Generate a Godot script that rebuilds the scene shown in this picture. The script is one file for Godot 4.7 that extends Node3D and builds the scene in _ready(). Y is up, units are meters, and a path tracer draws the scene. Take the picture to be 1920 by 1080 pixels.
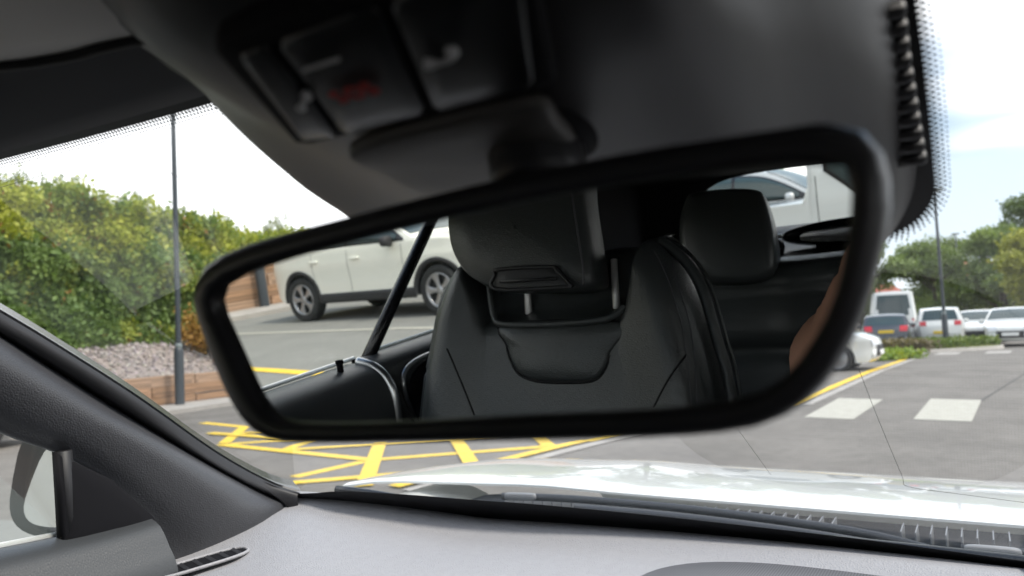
extends Node3D
# The front cabin of a white car in a car park: the rear-view mirror, and what it shows.

func _ready() -> void:
	var cam := Camera3D.new()
	cam.name = "camera"
	cam.position = Vector3(0, 1.38, 0)
	cam.rotation_degrees = Vector3(3.15, 0, -2.8)
	cam.near = 0.02
	cam.far = 3000.0
	cam.fov = 42.27
	var lens := CameraAttributesPhysical.new()
	lens.frustum_focal_length = 31.04
	lens.frustum_near = 0.02
	lens.frustum_far = 3000.0
	lens.frustum_focus_distance = 0.78
	lens.exposure_aperture = 9.0
	cam.attributes = lens
	add_child(cam)
	cam.current = true
	make_sky()
	var sun := DirectionalLight3D.new()
	sun.name = "sun"
	sun.rotation_degrees = Vector3(-58, 65, 0)
	sun.light_energy = 0.5
	sun.light_color = Color(1.0, 0.97, 0.92)
	sun.light_angular_distance = 12.0
	sun.shadow_enabled = true
	add_child(sun)
	make_materials()
	grille_material()
	build_ground()
	build_markings()
	build_bank()
	build_far()
	var car := top("car", "white car seen from its own front cabin, with black dashboard, pillars and mirror", "car", Vector3(-0.017, 0.0, -0.246), deg_to_rad(-32.0))
	build_front(car)
	build_glass(car)
	build_dash(car)
	build_sides(car)
	build_cabin(car)
	build_overhead(car)
	build_mirror(car)
	build_seats(car)
	build_traffic()
	build_person()

func make_sky() -> void:
	# bright broken cloud over pale blue, the same all round
	var n := FastNoiseLite.new()
	n.seed = 12
	n.frequency = 1.1
	n.fractal_octaves = 5
	var n2 := FastNoiseLite.new()
	n2.seed = 40
	n2.frequency = 4.0
	n2.fractal_octaves = 3
	var im := Image.create(1024, 512, false, Image.FORMAT_RGBF)
	for y in 512:
		var up := (0.5 - (y + 0.5) / 512.0) * PI
		for x in 1024:
			var az := (x + 0.5) / 1024.0 * TAU
			var d := Vector3(cos(up) * cos(az), sin(up), cos(up) * sin(az))
			var c := Color(0.30, 0.29, 0.28)
			if up > 0.0:
				var blue := Color(0.27, 0.35, 0.41).lerp(Color(0.15, 0.25, 0.42), pow(sin(up), 0.7))
				blue = blue.lerp(Color(0.42, 0.45, 0.46), pow(1.0 - sin(up), 6.0))
				var q := Vector3(d.x, d.y * 2.2, d.z)
				var k := clampf((n.get_noise_3dv(q) * 0.9 + n2.get_noise_3dv(q * Vector3(1, 2.5, 1)) * 0.22 + 0.30) * 2.4, 0.0, 1.0)
				k = k * k * (3.0 - 2.0 * k)
				var white := Color(0.86, 0.88, 0.90) * (0.92 + 0.25 * n2.get_noise_3dv(q * 0.6))
				c = blue.lerp(white, k)
			im.set_pixel(x, y, c)
	var m := PanoramaSkyMaterial.new()
	m.panorama = ImageTexture.create_from_image(im)
	var sky := Sky.new()
	sky.sky_material = m
	var e := Environment.new()
	e.background_mode = Environment.BG_SKY
	e.sky = sky
	e.tonemap_mode = Environment.TONE_MAPPER_LINEAR
	e.tonemap_exposure = 2.7
	e.sdfgi_enabled = true
	e.ssao_enabled = true
	e.ssil_enabled = true
	var w := WorldEnvironment.new()
	w.name = "environment"
	w.environment = e
	add_child(w)

const MIRROR_AT = Vector3(0.0300, 1.3889, 0.0040)
const MIRROR_X = Vector3(0.9994, 0.0000, -0.0349)
const MIRROR_Y = Vector3(0.0027, 0.9969, 0.0784)
const MIRROR_N = Vector3(0.0348, -0.0785, 0.9963)
const MIRROR_OUTER = [Vector2(-0.1570, 0.0099), Vector2(-0.1537, 0.0184), Vector2(-0.1454, 0.0242), Vector2(-0.1306, 0.0280), Vector2(-0.1065, 0.0309), Vector2(-0.0741, 0.0335), Vector2(-0.0363, 0.0364), Vector2(0.0038, 0.0386), Vector2(0.0378, 0.0395), Vector2(0.0670, 0.0392), Vector2(0.0826, 0.0391), Vector2(0.0904, 0.0377), Vector2(0.0959, 0.0328), Vector2(0.0985, 0.0258), Vector2(0.0986, 0.0168), Vector2(0.0963, 0.0068), Vector2(0.0918, -0.0071), Vector2(0.0855, -0.0200), Vector2(0.0772, -0.0304), Vector2(0.0662, -0.0371), Vector2(0.0520, -0.0403), Vector2(0.0223, -0.0427), Vector2(-0.0140, -0.0445), Vector2(-0.0569, -0.0464), Vector2(-0.0945, -0.0479), Vector2(-0.1168, -0.0478), Vector2(-0.1310, -0.0428), Vector2(-0.1413, -0.0319), Vector2(-0.1482, -0.0189), Vector2(-0.1537, -0.0045)]
const MIRROR_INNER = [Vector2(-0.1424, 0.0085), Vector2(-0.1406, 0.0120), Vector2(-0.1355, 0.0153), Vector2(-0.1197, 0.0189), Vector2(-0.0857, 0.0232), Vector2(-0.0373, 0.0274), Vector2(0.0030, 0.0300), Vector2(0.0370, 0.0306), Vector2(0.0662, 0.0303), Vector2(0.0818, 0.0291), Vector2(0.0877, 0.0282), Vector2(0.0899, 0.0258), Vector2(0.0906, 0.0205), Vector2(0.0893, 0.0115), Vector2(0.0845, -0.0053), Vector2(0.0768, -0.0184), Vector2(0.0683, -0.0268), Vector2(0.0570, -0.0311), Vector2(0.0391, -0.0334), Vector2(0.0056, -0.0354), Vector2(-0.0337, -0.0376), Vector2(-0.0680, -0.0394), Vector2(-0.0990, -0.0402), Vector2(-0.1128, -0.0391), Vector2(-0.1203, -0.0342), Vector2(-0.1258, -0.0265), Vector2(-0.1318, -0.0149), Vector2(-0.1375, -0.0041), Vector2(-0.1410, 0.0024)]
const COVER_LEFT = [Vector3(-0.2050, 1.5333, -0.0543), Vector3(-0.2082, 1.5285, -0.0615), Vector3(-0.2096, 1.5186, -0.0763), Vector3(-0.2129, 1.5072, -0.0935), Vector3(-0.2145, 1.4893, -0.1206), Vector3(-0.2084, 1.4774, -0.1388), Vector3(-0.2001, 1.4647, -0.1585)]
const COVER_RIGHT = [Vector3(0.1279, 1.4986, -0.1192), Vector3(0.1280, 1.4810, -0.1459), Vector3(0.1262, 1.4609, -0.1766), Vector3(0.1241, 1.4456, -0.2000), Vector3(0.1190, 1.4332, -0.2189), Vector3(0.1079, 1.4200, -0.2393)]
const PILLAR_GLASS = [Vector3(-0.7356, 1.4218, -0.1816), Vector3(-0.7319, 1.3854, -0.2331), Vector3(-0.7321, 1.3197, -0.3245), Vector3(-0.7456, 1.2321, -0.4432), Vector3(-0.7347, 1.1781, -0.5211), Vector3(-0.7097, 1.1574, -0.5570)]
const PILLAR_EDGE = [Vector3(-0.7558, 1.4025, -0.1902), Vector3(-0.7575, 1.3623, -0.2454), Vector3(-0.7595, 1.2934, -0.3404), Vector3(-0.7563, 1.2145, -0.4505), Vector3(-0.7439, 1.1609, -0.5281), Vector3(-0.7327, 1.1392, -0.5616)]
const PILLAR_DOOR = [Vector3(-0.7520, 1.2956, -0.1875), Vector3(-0.7520, 1.2631, -0.2470), Vector3(-0.7520, 1.2206, -0.3012), Vector3(-0.7520, 1.1689, -0.3470), Vector3(-0.7520, 1.1190, -0.3744)]
const DASH_LINE = [Vector3(-0.7820, 1.1200, -0.6042), Vector3(-0.6741, 1.1200, -0.6735), Vector3(-0.4664, 1.1200, -0.7053), Vector3(-0.2496, 1.1200, -0.7180), Vector3(0.0283, 1.1200, -0.7142), Vector3(0.1635, 1.1200, -0.6922)]
const BONNET_EDGE = [Vector3(-0.9707, 1.0850, -0.8845), Vector3(-0.6149, 1.0850, -0.9818), Vector3(-0.2753, 1.0850, -1.0018), Vector3(-0.0056, 1.0850, -1.0050), Vector3(0.1732, 1.0850, -0.9851)]
const WIRE_A = [Vector3(0.0694, 1.3610, -0.3385), Vector3(0.0724, 1.3053, -0.4233), Vector3(0.0777, 1.2386, -0.5246), Vector3(0.0801, 1.2245, -0.5460), Vector3(0.1153, 1.2198, -0.5519), Vector3(0.1647, 1.2150, -0.5568)]
const WIRE_B = [Vector3(-0.0411, 1.2861, -0.4529), Vector3(-0.0359, 1.2286, -0.5406)]
const WIRE_C = [Vector3(-0.5054, 1.5116, -0.0829), Vector3(-0.4196, 1.5136, -0.0882), Vector3(-0.3482, 1.5143, -0.0928), Vector3(-0.3377, 1.5122, -0.0969), Vector3(-0.3274, 1.4991, -0.1171), Vector3(-0.3202, 1.4772, -0.1504)]
const DOOR_GLASS_LINE = [Vector3(-0.7350, 1.1790, -0.1790), Vector3(-0.7350, 1.1763, -0.2099), Vector3(-0.7350, 1.1743, -0.2418)]
const SAIL_EDGE = [Vector3(-0.7400, 1.2627, -0.2422), Vector3(-0.7400, 1.2175, -0.2461), Vector3(-0.7400, 1.1840, -0.2502), Vector3(-0.7400, 1.1720, -0.2442)]
const SIDE_VENT = [Vector3(-0.6895, 1.1250, -0.3063), Vector3(-0.7227, 1.1250, -0.3416), Vector3(-0.6805, 1.1250, -0.4238), Vector3(-0.6652, 1.1250, -0.4201), Vector3(-0.6517, 1.1250, -0.3716), Vector3(-0.6516, 1.1250, -0.3227)]
const SEAT_INSERT = [Vector3(-0.4430, 1.2568, 0.8297), Vector3(-0.4404, 1.2255, 0.8219), Vector3(-0.4331, 1.2008, 0.8157), Vector3(-0.4191, 1.1811, 0.8108), Vector3(-0.3894, 1.1702, 0.8081), Vector3(-0.3443, 1.1673, 0.8073), Vector3(-0.2965, 1.1689, 0.8077), Vector3(-0.2767, 1.1815, 0.8109), Vector3(-0.2642, 1.2077, 0.8174), Vector3(-0.2478, 1.2503, 0.8281)]
const HEADREST_FACE = [Vector3(-0.5260, 1.4514, 0.8404), Vector3(-0.5240, 1.4124, 0.8306), Vector3(-0.5137, 1.3789, 0.8222), Vector3(-0.4896, 1.3466, 0.8141), Vector3(-0.4524, 1.3239, 0.8085), Vector3(-0.4144, 1.3146, 0.8062), Vector3(-0.3330, 1.3089, 0.8047), Vector3(-0.2944, 1.3069, 0.8042), Vector3(-0.2715, 1.3136, 0.8059), Vector3(-0.2708, 1.3394, 0.8123), Vector3(-0.2763, 1.3782, 0.8221), Vector3(-0.2847, 1.4416, 0.8379), Vector3(-0.2892, 1.4977, 0.8519), Vector3(-0.3102, 1.5318, 0.8604), Vector3(-0.4018, 1.5506, 0.8651), Vector3(-0.4908, 1.5290, 0.8598), Vector3(-0.5198, 1.4941, 0.8510)]
const HEADREST_RECESS = [Vector3(-0.4266, 1.3423, 0.7981), Vector3(-0.4200, 1.3498, 0.7999), Vector3(-0.3341, 1.3464, 0.7991), Vector3(-0.3213, 1.3391, 0.7973), Vector3(-0.3022, 1.3185, 0.7921), Vector3(-0.3090, 1.3152, 0.7913), Vector3(-0.4250, 1.3205, 0.7926)]
const SEAT_SEAM_LEFT = [Vector3(-0.5398, 1.2284, 0.8046), Vector3(-0.5245, 1.1904, 0.7951), Vector3(-0.4986, 1.1200, 0.7775)]
const SEAT_SEAM_RIGHT = [Vector3(-0.1478, 1.2056, 0.7989), Vector3(-0.1739, 1.1728, 0.7907), Vector3(-0.1976, 1.1352, 0.7813)]
const SEAT_STITCH = [Vector3(-0.1913, 1.3506, 0.8451), Vector3(-0.1709, 1.3127, 0.8357), Vector3(-0.1540, 1.2601, 0.8225), Vector3(-0.1438, 1.2020, 0.8080), Vector3(-0.1388, 1.1348, 0.7912)]
const SEAT_WING = [Vector3(-0.2074, 1.3667, 0.8592), Vector3(-0.1917, 1.3551, 0.8563), Vector3(-0.1656, 1.3186, 0.8472), Vector3(-0.1481, 1.2802, 0.8375), Vector3(-0.1308, 1.2139, 0.8210), Vector3(-0.1170, 1.1497, 0.8049)]
const POST_A = [Vector3(-0.4254, 1.3081, 0.8995), Vector3(-0.4232, 1.2649, 0.8887)]
const POST_B = [Vector3(-0.2727, 1.3395, 0.9074), Vector3(-0.2700, 1.2628, 0.8882)]
const REAR_HEADREST = [Vector3(-0.3732, 1.3657, 1.6747), Vector3(-0.3688, 1.2858, 1.6508), Vector3(-0.3502, 1.2360, 1.6358), Vector3(-0.3112, 1.2162, 1.6299), Vector3(-0.2095, 1.2085, 1.6276), Vector3(-0.1599, 1.2195, 1.6309), Vector3(-0.1425, 1.2525, 1.6408), Vector3(-0.1448, 1.3273, 1.6632), Vector3(-0.1605, 1.4051, 1.6865), Vector3(-0.1804, 1.4309, 1.6943), Vector3(-0.2501, 1.4431, 1.6979), Vector3(-0.3297, 1.4447, 1.6984), Vector3(-0.3547, 1.4305, 1.6942)]
const REAR_SEAM = [Vector3(-0.3864, 1.1946, 1.6534), Vector3(-0.2410, 1.1883, 1.6515), Vector3(-0.0706, 1.1823, 1.6497)]
const REAR_CUSHION = [Vector3(-0.3023, 1.0512, 1.6004), Vector3(-0.1714, 1.0504, 1.6001), Vector3(-0.1308, 1.0288, 1.5937), Vector3(-0.1181, 1.0049, 1.5865)]
const REAR_GLASS = [Vector3(-0.4610, 1.4462, 2.2000), Vector3(-0.3653, 1.4735, 2.2000), Vector3(-0.1282, 1.4813, 2.2000), Vector3(-0.0257, 1.4767, 2.2000), Vector3(-0.0109, 1.3106, 2.2000), Vector3(-0.2204, 1.3109, 2.2000)]
const SPEAKER_POD = [Vector3(-0.1384, 1.3016, 2.0200), Vector3(-0.0817, 1.3131, 2.0200), Vector3(-0.0006, 1.3139, 2.0200), Vector3(-0.0052, 1.2576, 2.0200), Vector3(-0.0586, 1.2632, 2.0200), Vector3(-0.1120, 1.2837, 2.0200)]
const DOOR_SILL = [Vector3(-0.7200, 1.2101, 0.5764), Vector3(-0.7200, 1.2100, 0.7689), Vector3(-0.7200, 1.2125, 0.8425), Vector3(-0.7200, 1.2148, 1.0932)]
const QUARTER_BAR = [Vector3(-0.7200, 1.4339, 1.0670), Vector3(-0.7200, 1.3153, 0.9508), Vector3(-0.7200, 1.2101, 0.8450)]
const DOOR_CHROME = [Vector3(-0.7000, 1.2128, 0.7706), Vector3(-0.7000, 1.2024, 0.7998), Vector3(-0.7000, 1.1841, 0.8134), Vector3(-0.7000, 1.1514, 0.8150), Vector3(-0.7000, 1.1057, 0.8075)]
const RECESS_CHROME = [Vector3(-0.7000, 1.0987, 0.8822), Vector3(-0.7000, 1.1311, 0.8733), Vector3(-0.7000, 1.1647, 0.8697), Vector3(-0.7000, 1.1819, 0.8803), Vector3(-0.7000, 1.1909, 0.9159), Vector3(-0.7000, 1.1929, 0.9787), Vector3(-0.7000, 1.1865, 1.0247)]
const LOCK_PIN = [Vector3(-0.7000, 1.2076, 0.7459), Vector3(-0.7000, 1.2190, 0.7471)]
const ARM = [Vector3(0.0962, 1.3661, 0.3600), Vector3(0.0706, 1.3258, 0.4200), Vector3(0.0445, 1.2579, 0.5000)]
const SHELF = [Vector3(-0.1844, 1.3000, 1.9400), Vector3(-0.1166, 1.3000, 1.8319), Vector3(-0.0822, 1.3000, 1.4479)]
const FRIT_FOOT = [Vector3(-0.7316, 1.1788, -0.5186), Vector3(-0.7065, 1.1582, -0.5542), Vector3(-0.6312, 1.1647, -0.5642), Vector3(-0.5355, 1.1622, -0.5889), Vector3(-0.4310, 1.1566, -0.6163), Vector3(-0.3576, 1.1546, -0.6303), Vector3(-0.2221, 1.1480, -0.6555), Vector3(-0.0417, 1.1396, -0.6775), Vector3(0.0328, 1.1363, -0.6826), Vector3(0.1640, 1.1295, -0.6878)]
const FIN_LINE = [Vector3(0.1215, 1.4952, -0.1103), Vector3(0.1210, 1.4825, -0.1297), Vector3(0.1212, 1.4664, -0.1541), Vector3(0.1216, 1.4510, -0.1775)]
const WIPER_CLIP = [Vector3(-0.5140, 1.1100, -0.8236), Vector3(-0.4103, 1.1100, -0.8379), Vector3(0.1174, 1.1100, -0.7711)]
# ---------------------------------------------------------------- materials and textures
var M := {}
var tex := {}

func lin(r, g, b) -> Color:
	return Color(r, g, b).linear_to_srgb()

func noise_image(seed_: int, freq: float, size := 512, type := FastNoiseLite.TYPE_SIMPLEX_SMOOTH, octaves := 4) -> Image:
	var n := FastNoiseLite.new()
	n.seed = seed_
	n.frequency = freq
	n.noise_type = type
	n.fractal_octaves = octaves
	if type == FastNoiseLite.TYPE_CELLULAR:
		n.cellular_return_type = FastNoiseLite.RETURN_DISTANCE2_SUB
		n.fractal_type = FastNoiseLite.FRACTAL_NONE
	return n.get_seamless_image(size, size)

# a colour texture: base colour times 1 +- spread, driven by two layers of noise
func tint_texture(seed_: int, f1: float, f2: float, lo: Color, hi: Color, speckle := 0.0, size := 512) -> ImageTexture:
	var a := noise_image(seed_, f1, size)
	var b := noise_image(seed_ + 7, f2, size)
	var rng := RandomNumberGenerator.new()
	rng.seed = seed_
	var im := Image.create(size, size, false, Image.FORMAT_RGB8)
	for y in size:
		for x in size:
			var k: float = clampf(a.get_pixel(x, y).r * 0.6 + b.get_pixel(x, y).r * 0.4 + rng.randf_range(-speckle, speckle), 0.0, 1.0)
			im.set_pixel(x, y, lo.lerp(hi, k))
	im.generate_mipmaps()
	return ImageTexture.create_from_image(im)

func normal_texture(im: Image, scale: float) -> ImageTexture:
	im.convert(Image.FORMAT_RGBA8)
	im.bump_map_to_normal_map(scale)
	return ImageTexture.create_from_image(im)

func mat(key: String, color: Color, rough := 0.6, metal := 0.0) -> StandardMaterial3D:
	var m := StandardMaterial3D.new()
	m.resource_name = key
	m.albedo_color = color
	m.roughness = rough
	m.metallic = metal
	M[key] = m
	return m

func grain(m: StandardMaterial3D, t: Texture2D, per_metre: float, strength := 0.5, world := false) -> void:
	m.normal_enabled = true
	m.normal_texture = t
	m.normal_scale = strength
	m.uv1_triplanar = true
	m.uv1_world_triplanar = world
	m.uv1_scale = Vector3.ONE * per_metre

func coloured(m: StandardMaterial3D, t: Texture2D, per_metre: float, world := true) -> void:
	m.albedo_texture = t
	m.uv1_triplanar = true
	m.uv1_world_triplanar = world
	m.uv1_scale = Vector3.ONE * per_metre

func pane(key: String, color: Color, alpha: float) -> StandardMaterial3D:
	var m := mat(key, Color(color, alpha), 0.0)
	m.transparency = BaseMaterial3D.TRANSPARENCY_ALPHA
	m.cull_mode = BaseMaterial3D.CULL_DISABLED
	return m

func make_materials() -> void:
	var leather := normal_texture(noise_image(3, 0.055, 512, FastNoiseLite.TYPE_CELLULAR), 5.0)
	var fine := normal_texture(noise_image(5, 0.12, 512), 4.0)
	var coarse := normal_texture(noise_image(9, 0.03, 512), 6.0)
	grain(mat("dash", Color.WHITE, 0.5), leather, 12.0, 0.8)
	coloured(M.dash, tint_texture(61, 0.01, 0.2, lin(0.285, 0.282, 0.292), lin(0.318, 0.315, 0.326), 0.25), 12.0, false)
	grain(mat("trim", lin(0.044, 0.045, 0.050), 0.42), leather, 13.0, 0.45)
	grain(mat("door_trim", lin(0.040, 0.043, 0.046), 0.38), leather, 13.0, 0.2)
	mat("gloss_black", lin(0.012, 0.012, 0.014), 0.22)
	mat("satin_black", lin(0.026, 0.026, 0.029), 0.40)
	mat("matte_black", lin(0.010, 0.010, 0.012), 0.8).metallic_specular = 0.25
	mat("rubber", lin(0.014, 0.014, 0.016), 0.55)
	grain(mat("headliner", lin(0.026, 0.026, 0.030), 0.95), fine, 60.0, 0.4)
	grain(mat("header", lin(0.045, 0.046, 0.050), 0.9), fine, 60.0, 0.4)
	grain(mat("visor", lin(0.50, 0.485, 0.455), 0.85), fine, 50.0, 0.4)
	grain(mat("cover", lin(0.024, 0.023, 0.025), 0.46), fine, 30.0, 0.25)
	grain(mat("console", lin(0.07, 0.066, 0.062), 0.6), fine, 30.0, 0.2)
	mat("button", lin(0.010, 0.010, 0.012), 0.35)
	mat("icon_white", lin(0.65, 0.66, 0.68), 0.6)
	mat("icon_red", lin(0.50, 0.025, 0.025), 0.6)
	grain(mat("leather", lin(0.043, 0.048, 0.049), 0.34), leather, 11.0, 0.5)
	mat("stitch", lin(0.10, 0.10, 0.11), 0.8)
	mat("seam", lin(0.004, 0.004, 0.005), 0.9)
	mat("chrome", lin(0.62, 0.63, 0.64), 0.12, 1.0)
	mat("post_chrome", lin(0.85, 0.83, 0.82), 0.42, 0.4)
	mat("satin_chrome", lin(0.55, 0.56, 0.57), 0.28, 1.0)
	mat("mirror", lin(0.94, 0.935, 0.89), 0.0, 1.0)
	var paint := mat("white_paint", lin(0.64, 0.65, 0.63), 0.35)
	paint.clearcoat_enabled = true
	paint.clearcoat = 1.0
	paint.clearcoat_roughness = 0.03
	var pearl := mat("pearl_paint", lin(0.80, 0.79, 0.70), 0.4)
	pearl.clearcoat_enabled = true
	pearl.clearcoat = 1.0
	pearl.clearcoat_roughness = 0.04
	var silver := mat("silver_paint", lin(0.50, 0.52, 0.53), 0.35, 0.3)
	silver.clearcoat_enabled = true
	silver.clearcoat = 1.0
	silver.clearcoat_roughness = 0.04
	var darkp := mat("dark_paint", lin(0.035, 0.038, 0.045), 0.35, 0.2)
	darkp.clearcoat_enabled = true
	darkp.clearcoat = 1.0
	darkp.clearcoat_roughness = 0.04
	mat("cladding", lin(0.022, 0.022, 0.024), 0.6)
	mat("tyre", lin(0.018, 0.018, 0.018), 0.75)
	mat("rim", lin(0.40, 0.40, 0.41), 0.3, 0.8)
	mat("rim_back", lin(0.03, 0.03, 0.03), 0.6)
	mat("car_glass", lin(0.035, 0.055, 0.058), 0.03)
	mat("tail_light", lin(0.42, 0.02, 0.03), 0.15)
	mat("head_light", lin(0.55, 0.57, 0.60), 0.08, 0.3)
	mat("amber", lin(0.62, 0.28, 0.02), 0.3)
	mat("plate_yellow", lin(0.72, 0.50, 0.03), 0.5)
	mat("plate_white", lin(0.75, 0.75, 0.73), 0.5)
	pane("windscreen_glass", Color(0.90, 0.97, 0.95), 0.045)
	pane("side_glass", Color(0.80, 0.93, 0.88), 0.05)
	mat("frit", lin(0.006, 0.006, 0.007), 0.5)
	mat("wire", lin(0.03, 0.025, 0.02), 0.6)
	mat("cowl", lin(0.022, 0.024, 0.030), 0.5)
	mat("cowl_rib", lin(0.13, 0.14, 0.155), 0.5)
	mat("clip", lin(0.17, 0.175, 0.185), 0.5)
	mat("carpet", lin(0.012, 0.012, 0.013), 1.0)
	# outside
	var asphalt := mat("asphalt", Color.WHITE, 0.92)
	coloured(asphalt, tint_texture(21, 0.006, 0.045, lin(0.095, 0.087, 0.077), lin(0.192, 0.178, 0.160), 0.20, 1024), 0.10)
	var bay := mat("bay_asphalt", Color.WHITE, 0.92)
	coloured(bay, tint_texture(27, 0.01, 0.06, lin(0.150, 0.152, 0.140), lin(0.205, 0.205, 0.190), 0.18, 512), 0.25)
	var worn_y := mat("yellow_line", Color.WHITE, 0.8)
	coloured(worn_y, tint_texture(31, 0.02, 0.12, lin(0.54, 0.36, 0.035), lin(0.84, 0.60, 0.05), 0.18), 0.6)
	var worn_w := mat("white_line", Color.WHITE, 0.8)
	coloured(worn_w, tint_texture(33, 0.02, 0.12, lin(0.30, 0.292, 0.25), lin(0.46, 0.448, 0.39), 0.14), 0.6)
	var faded := mat("faded_line", Color.WHITE, 0.85)
	coloured(faded, tint_texture(35, 0.03, 0.1, lin(0.17, 0.16, 0.15), lin(0.48, 0.46, 0.42), 0.2), 0.5)
	mat("tar", lin(0.055, 0.052, 0.05), 0.85)
	var conc := mat("concrete", Color.WHITE, 0.9)
	coloured(conc, tint_texture(37, 0.012, 0.07, lin(0.25, 0.235, 0.215), lin(0.40, 0.38, 0.35), 0.12), 0.4)
	for k in 3:
		var w := mat("timber_%d" % k, Color.WHITE, 0.85)
		var c: Color = [lin(0.30, 0.185, 0.115), lin(0.26, 0.155, 0.09), lin(0.34, 0.225, 0.15)][k]
		var im := Image.create(256, 256, false, Image.FORMAT_RGB8)
		var nz := noise_image(41 + k, 0.02, 256)
		for y in 256:
			for x in 256:
				im.set_pixel(x, y, c * (0.72 + 0.5 * nz.get_pixel((x / 10 + k * 37) % 256, (y * 3) % 256).r))
		w.albedo_texture = ImageTexture.create_from_image(im)
		w.uv1_triplanar = true
		w.uv1_scale = Vector3.ONE * 0.9
	var soil := mat("bank_soil", Color.WHITE, 0.95)
	coloured(soil, tint_texture(51, 0.02, 0.15, lin(0.19, 0.155, 0.135), lin(0.38, 0.33, 0.305), 0.25), 0.7)
	mat("stone", Color.WHITE, 0.9).vertex_color_use_as_albedo = true
	var grass_soil := mat("verge", Color.WHITE, 0.95)
	coloured(grass_soil, tint_texture(53, 0.02, 0.15, lin(0.09, 0.085, 0.04), lin(0.16, 0.19, 0.05), 0.2), 0.7)
	var leaf := mat("leaf", Color.WHITE, 0.55)
	leaf.vertex_color_use_as_albedo = true
	leaf.backlight_enabled = true
	leaf.backlight = Color(0.75, 0.8, 0.45)
	leaf.cull_mode = BaseMaterial3D.CULL_DISABLED
	var core := mat("hedge_core", Color.WHITE, 0.9)
	coloured(core, tint_texture(57, 0.03, 0.12, lin(0.080, 0.155, 0.045), lin(0.175, 0.265, 0.06), 0.2), 0.6)
	mat("bark", lin(0.09, 0.07, 0.05), 0.95)
	mat("post_paint", lin(0.030, 0.038, 0.045), 0.45)
	mat("post_grey", lin(0.16, 0.19, 0.19), 0.5)
	mat("brick_house", lin(0.45, 0.42, 0.38), 0.9)
	mat("red_roof", lin(0.38, 0.12, 0.08), 0.85)
	var skin := mat("skin", lin(0.42, 0.22, 0.165), 0.5)
	skin.subsurf_scatter_enabled = true
	skin.subsurf_scatter_strength = 0.15
	mat("sleeve", lin(0.02, 0.022, 0.03), 0.95)
	mat("hair", lin(0.03, 0.02, 0.015), 0.7)

# perforated grille: dark holes punched in a grey sheet, the print of a very fine mesh
func grille_material() -> void:
	var im := Image.create(64, 64, false, Image.FORMAT_RGB8)
	for y in 64:
		for x in 64:
			var cx := (x % 32) - 16
			var cy := (y % 32) - 16
			im.set_pixel(x, y, lin(0.015, 0.015, 0.017) if cx * cx + cy * cy < 90 else lin(0.11, 0.11, 0.118))
	var m := mat("grille", Color.WHITE, 0.5)
	m.albedo_texture = ImageTexture.create_from_image(im)
	m.uv1_triplanar = true
	m.uv1_scale = Vector3.ONE * 180.0
	var m2 := mat("speaker_mesh", Color.WHITE, 0.4, 0.0)
	var im2 := Image.create(64, 64, false, Image.FORMAT_RGB8)
	for y in 64:
		for x in 64:
			var cx := (x % 32) - 16
			var cy := (y % 32) - 16
			im2.set_pixel(x, y, lin(0.02, 0.02, 0.02) if cx * cx + cy * cy < 100 else lin(0.55, 0.55, 0.56))
	m2.albedo_texture = ImageTexture.create_from_image(im2)
	m2.uv1_triplanar = true
	m2.uv1_scale = Vector3.ONE * 110.0

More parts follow.
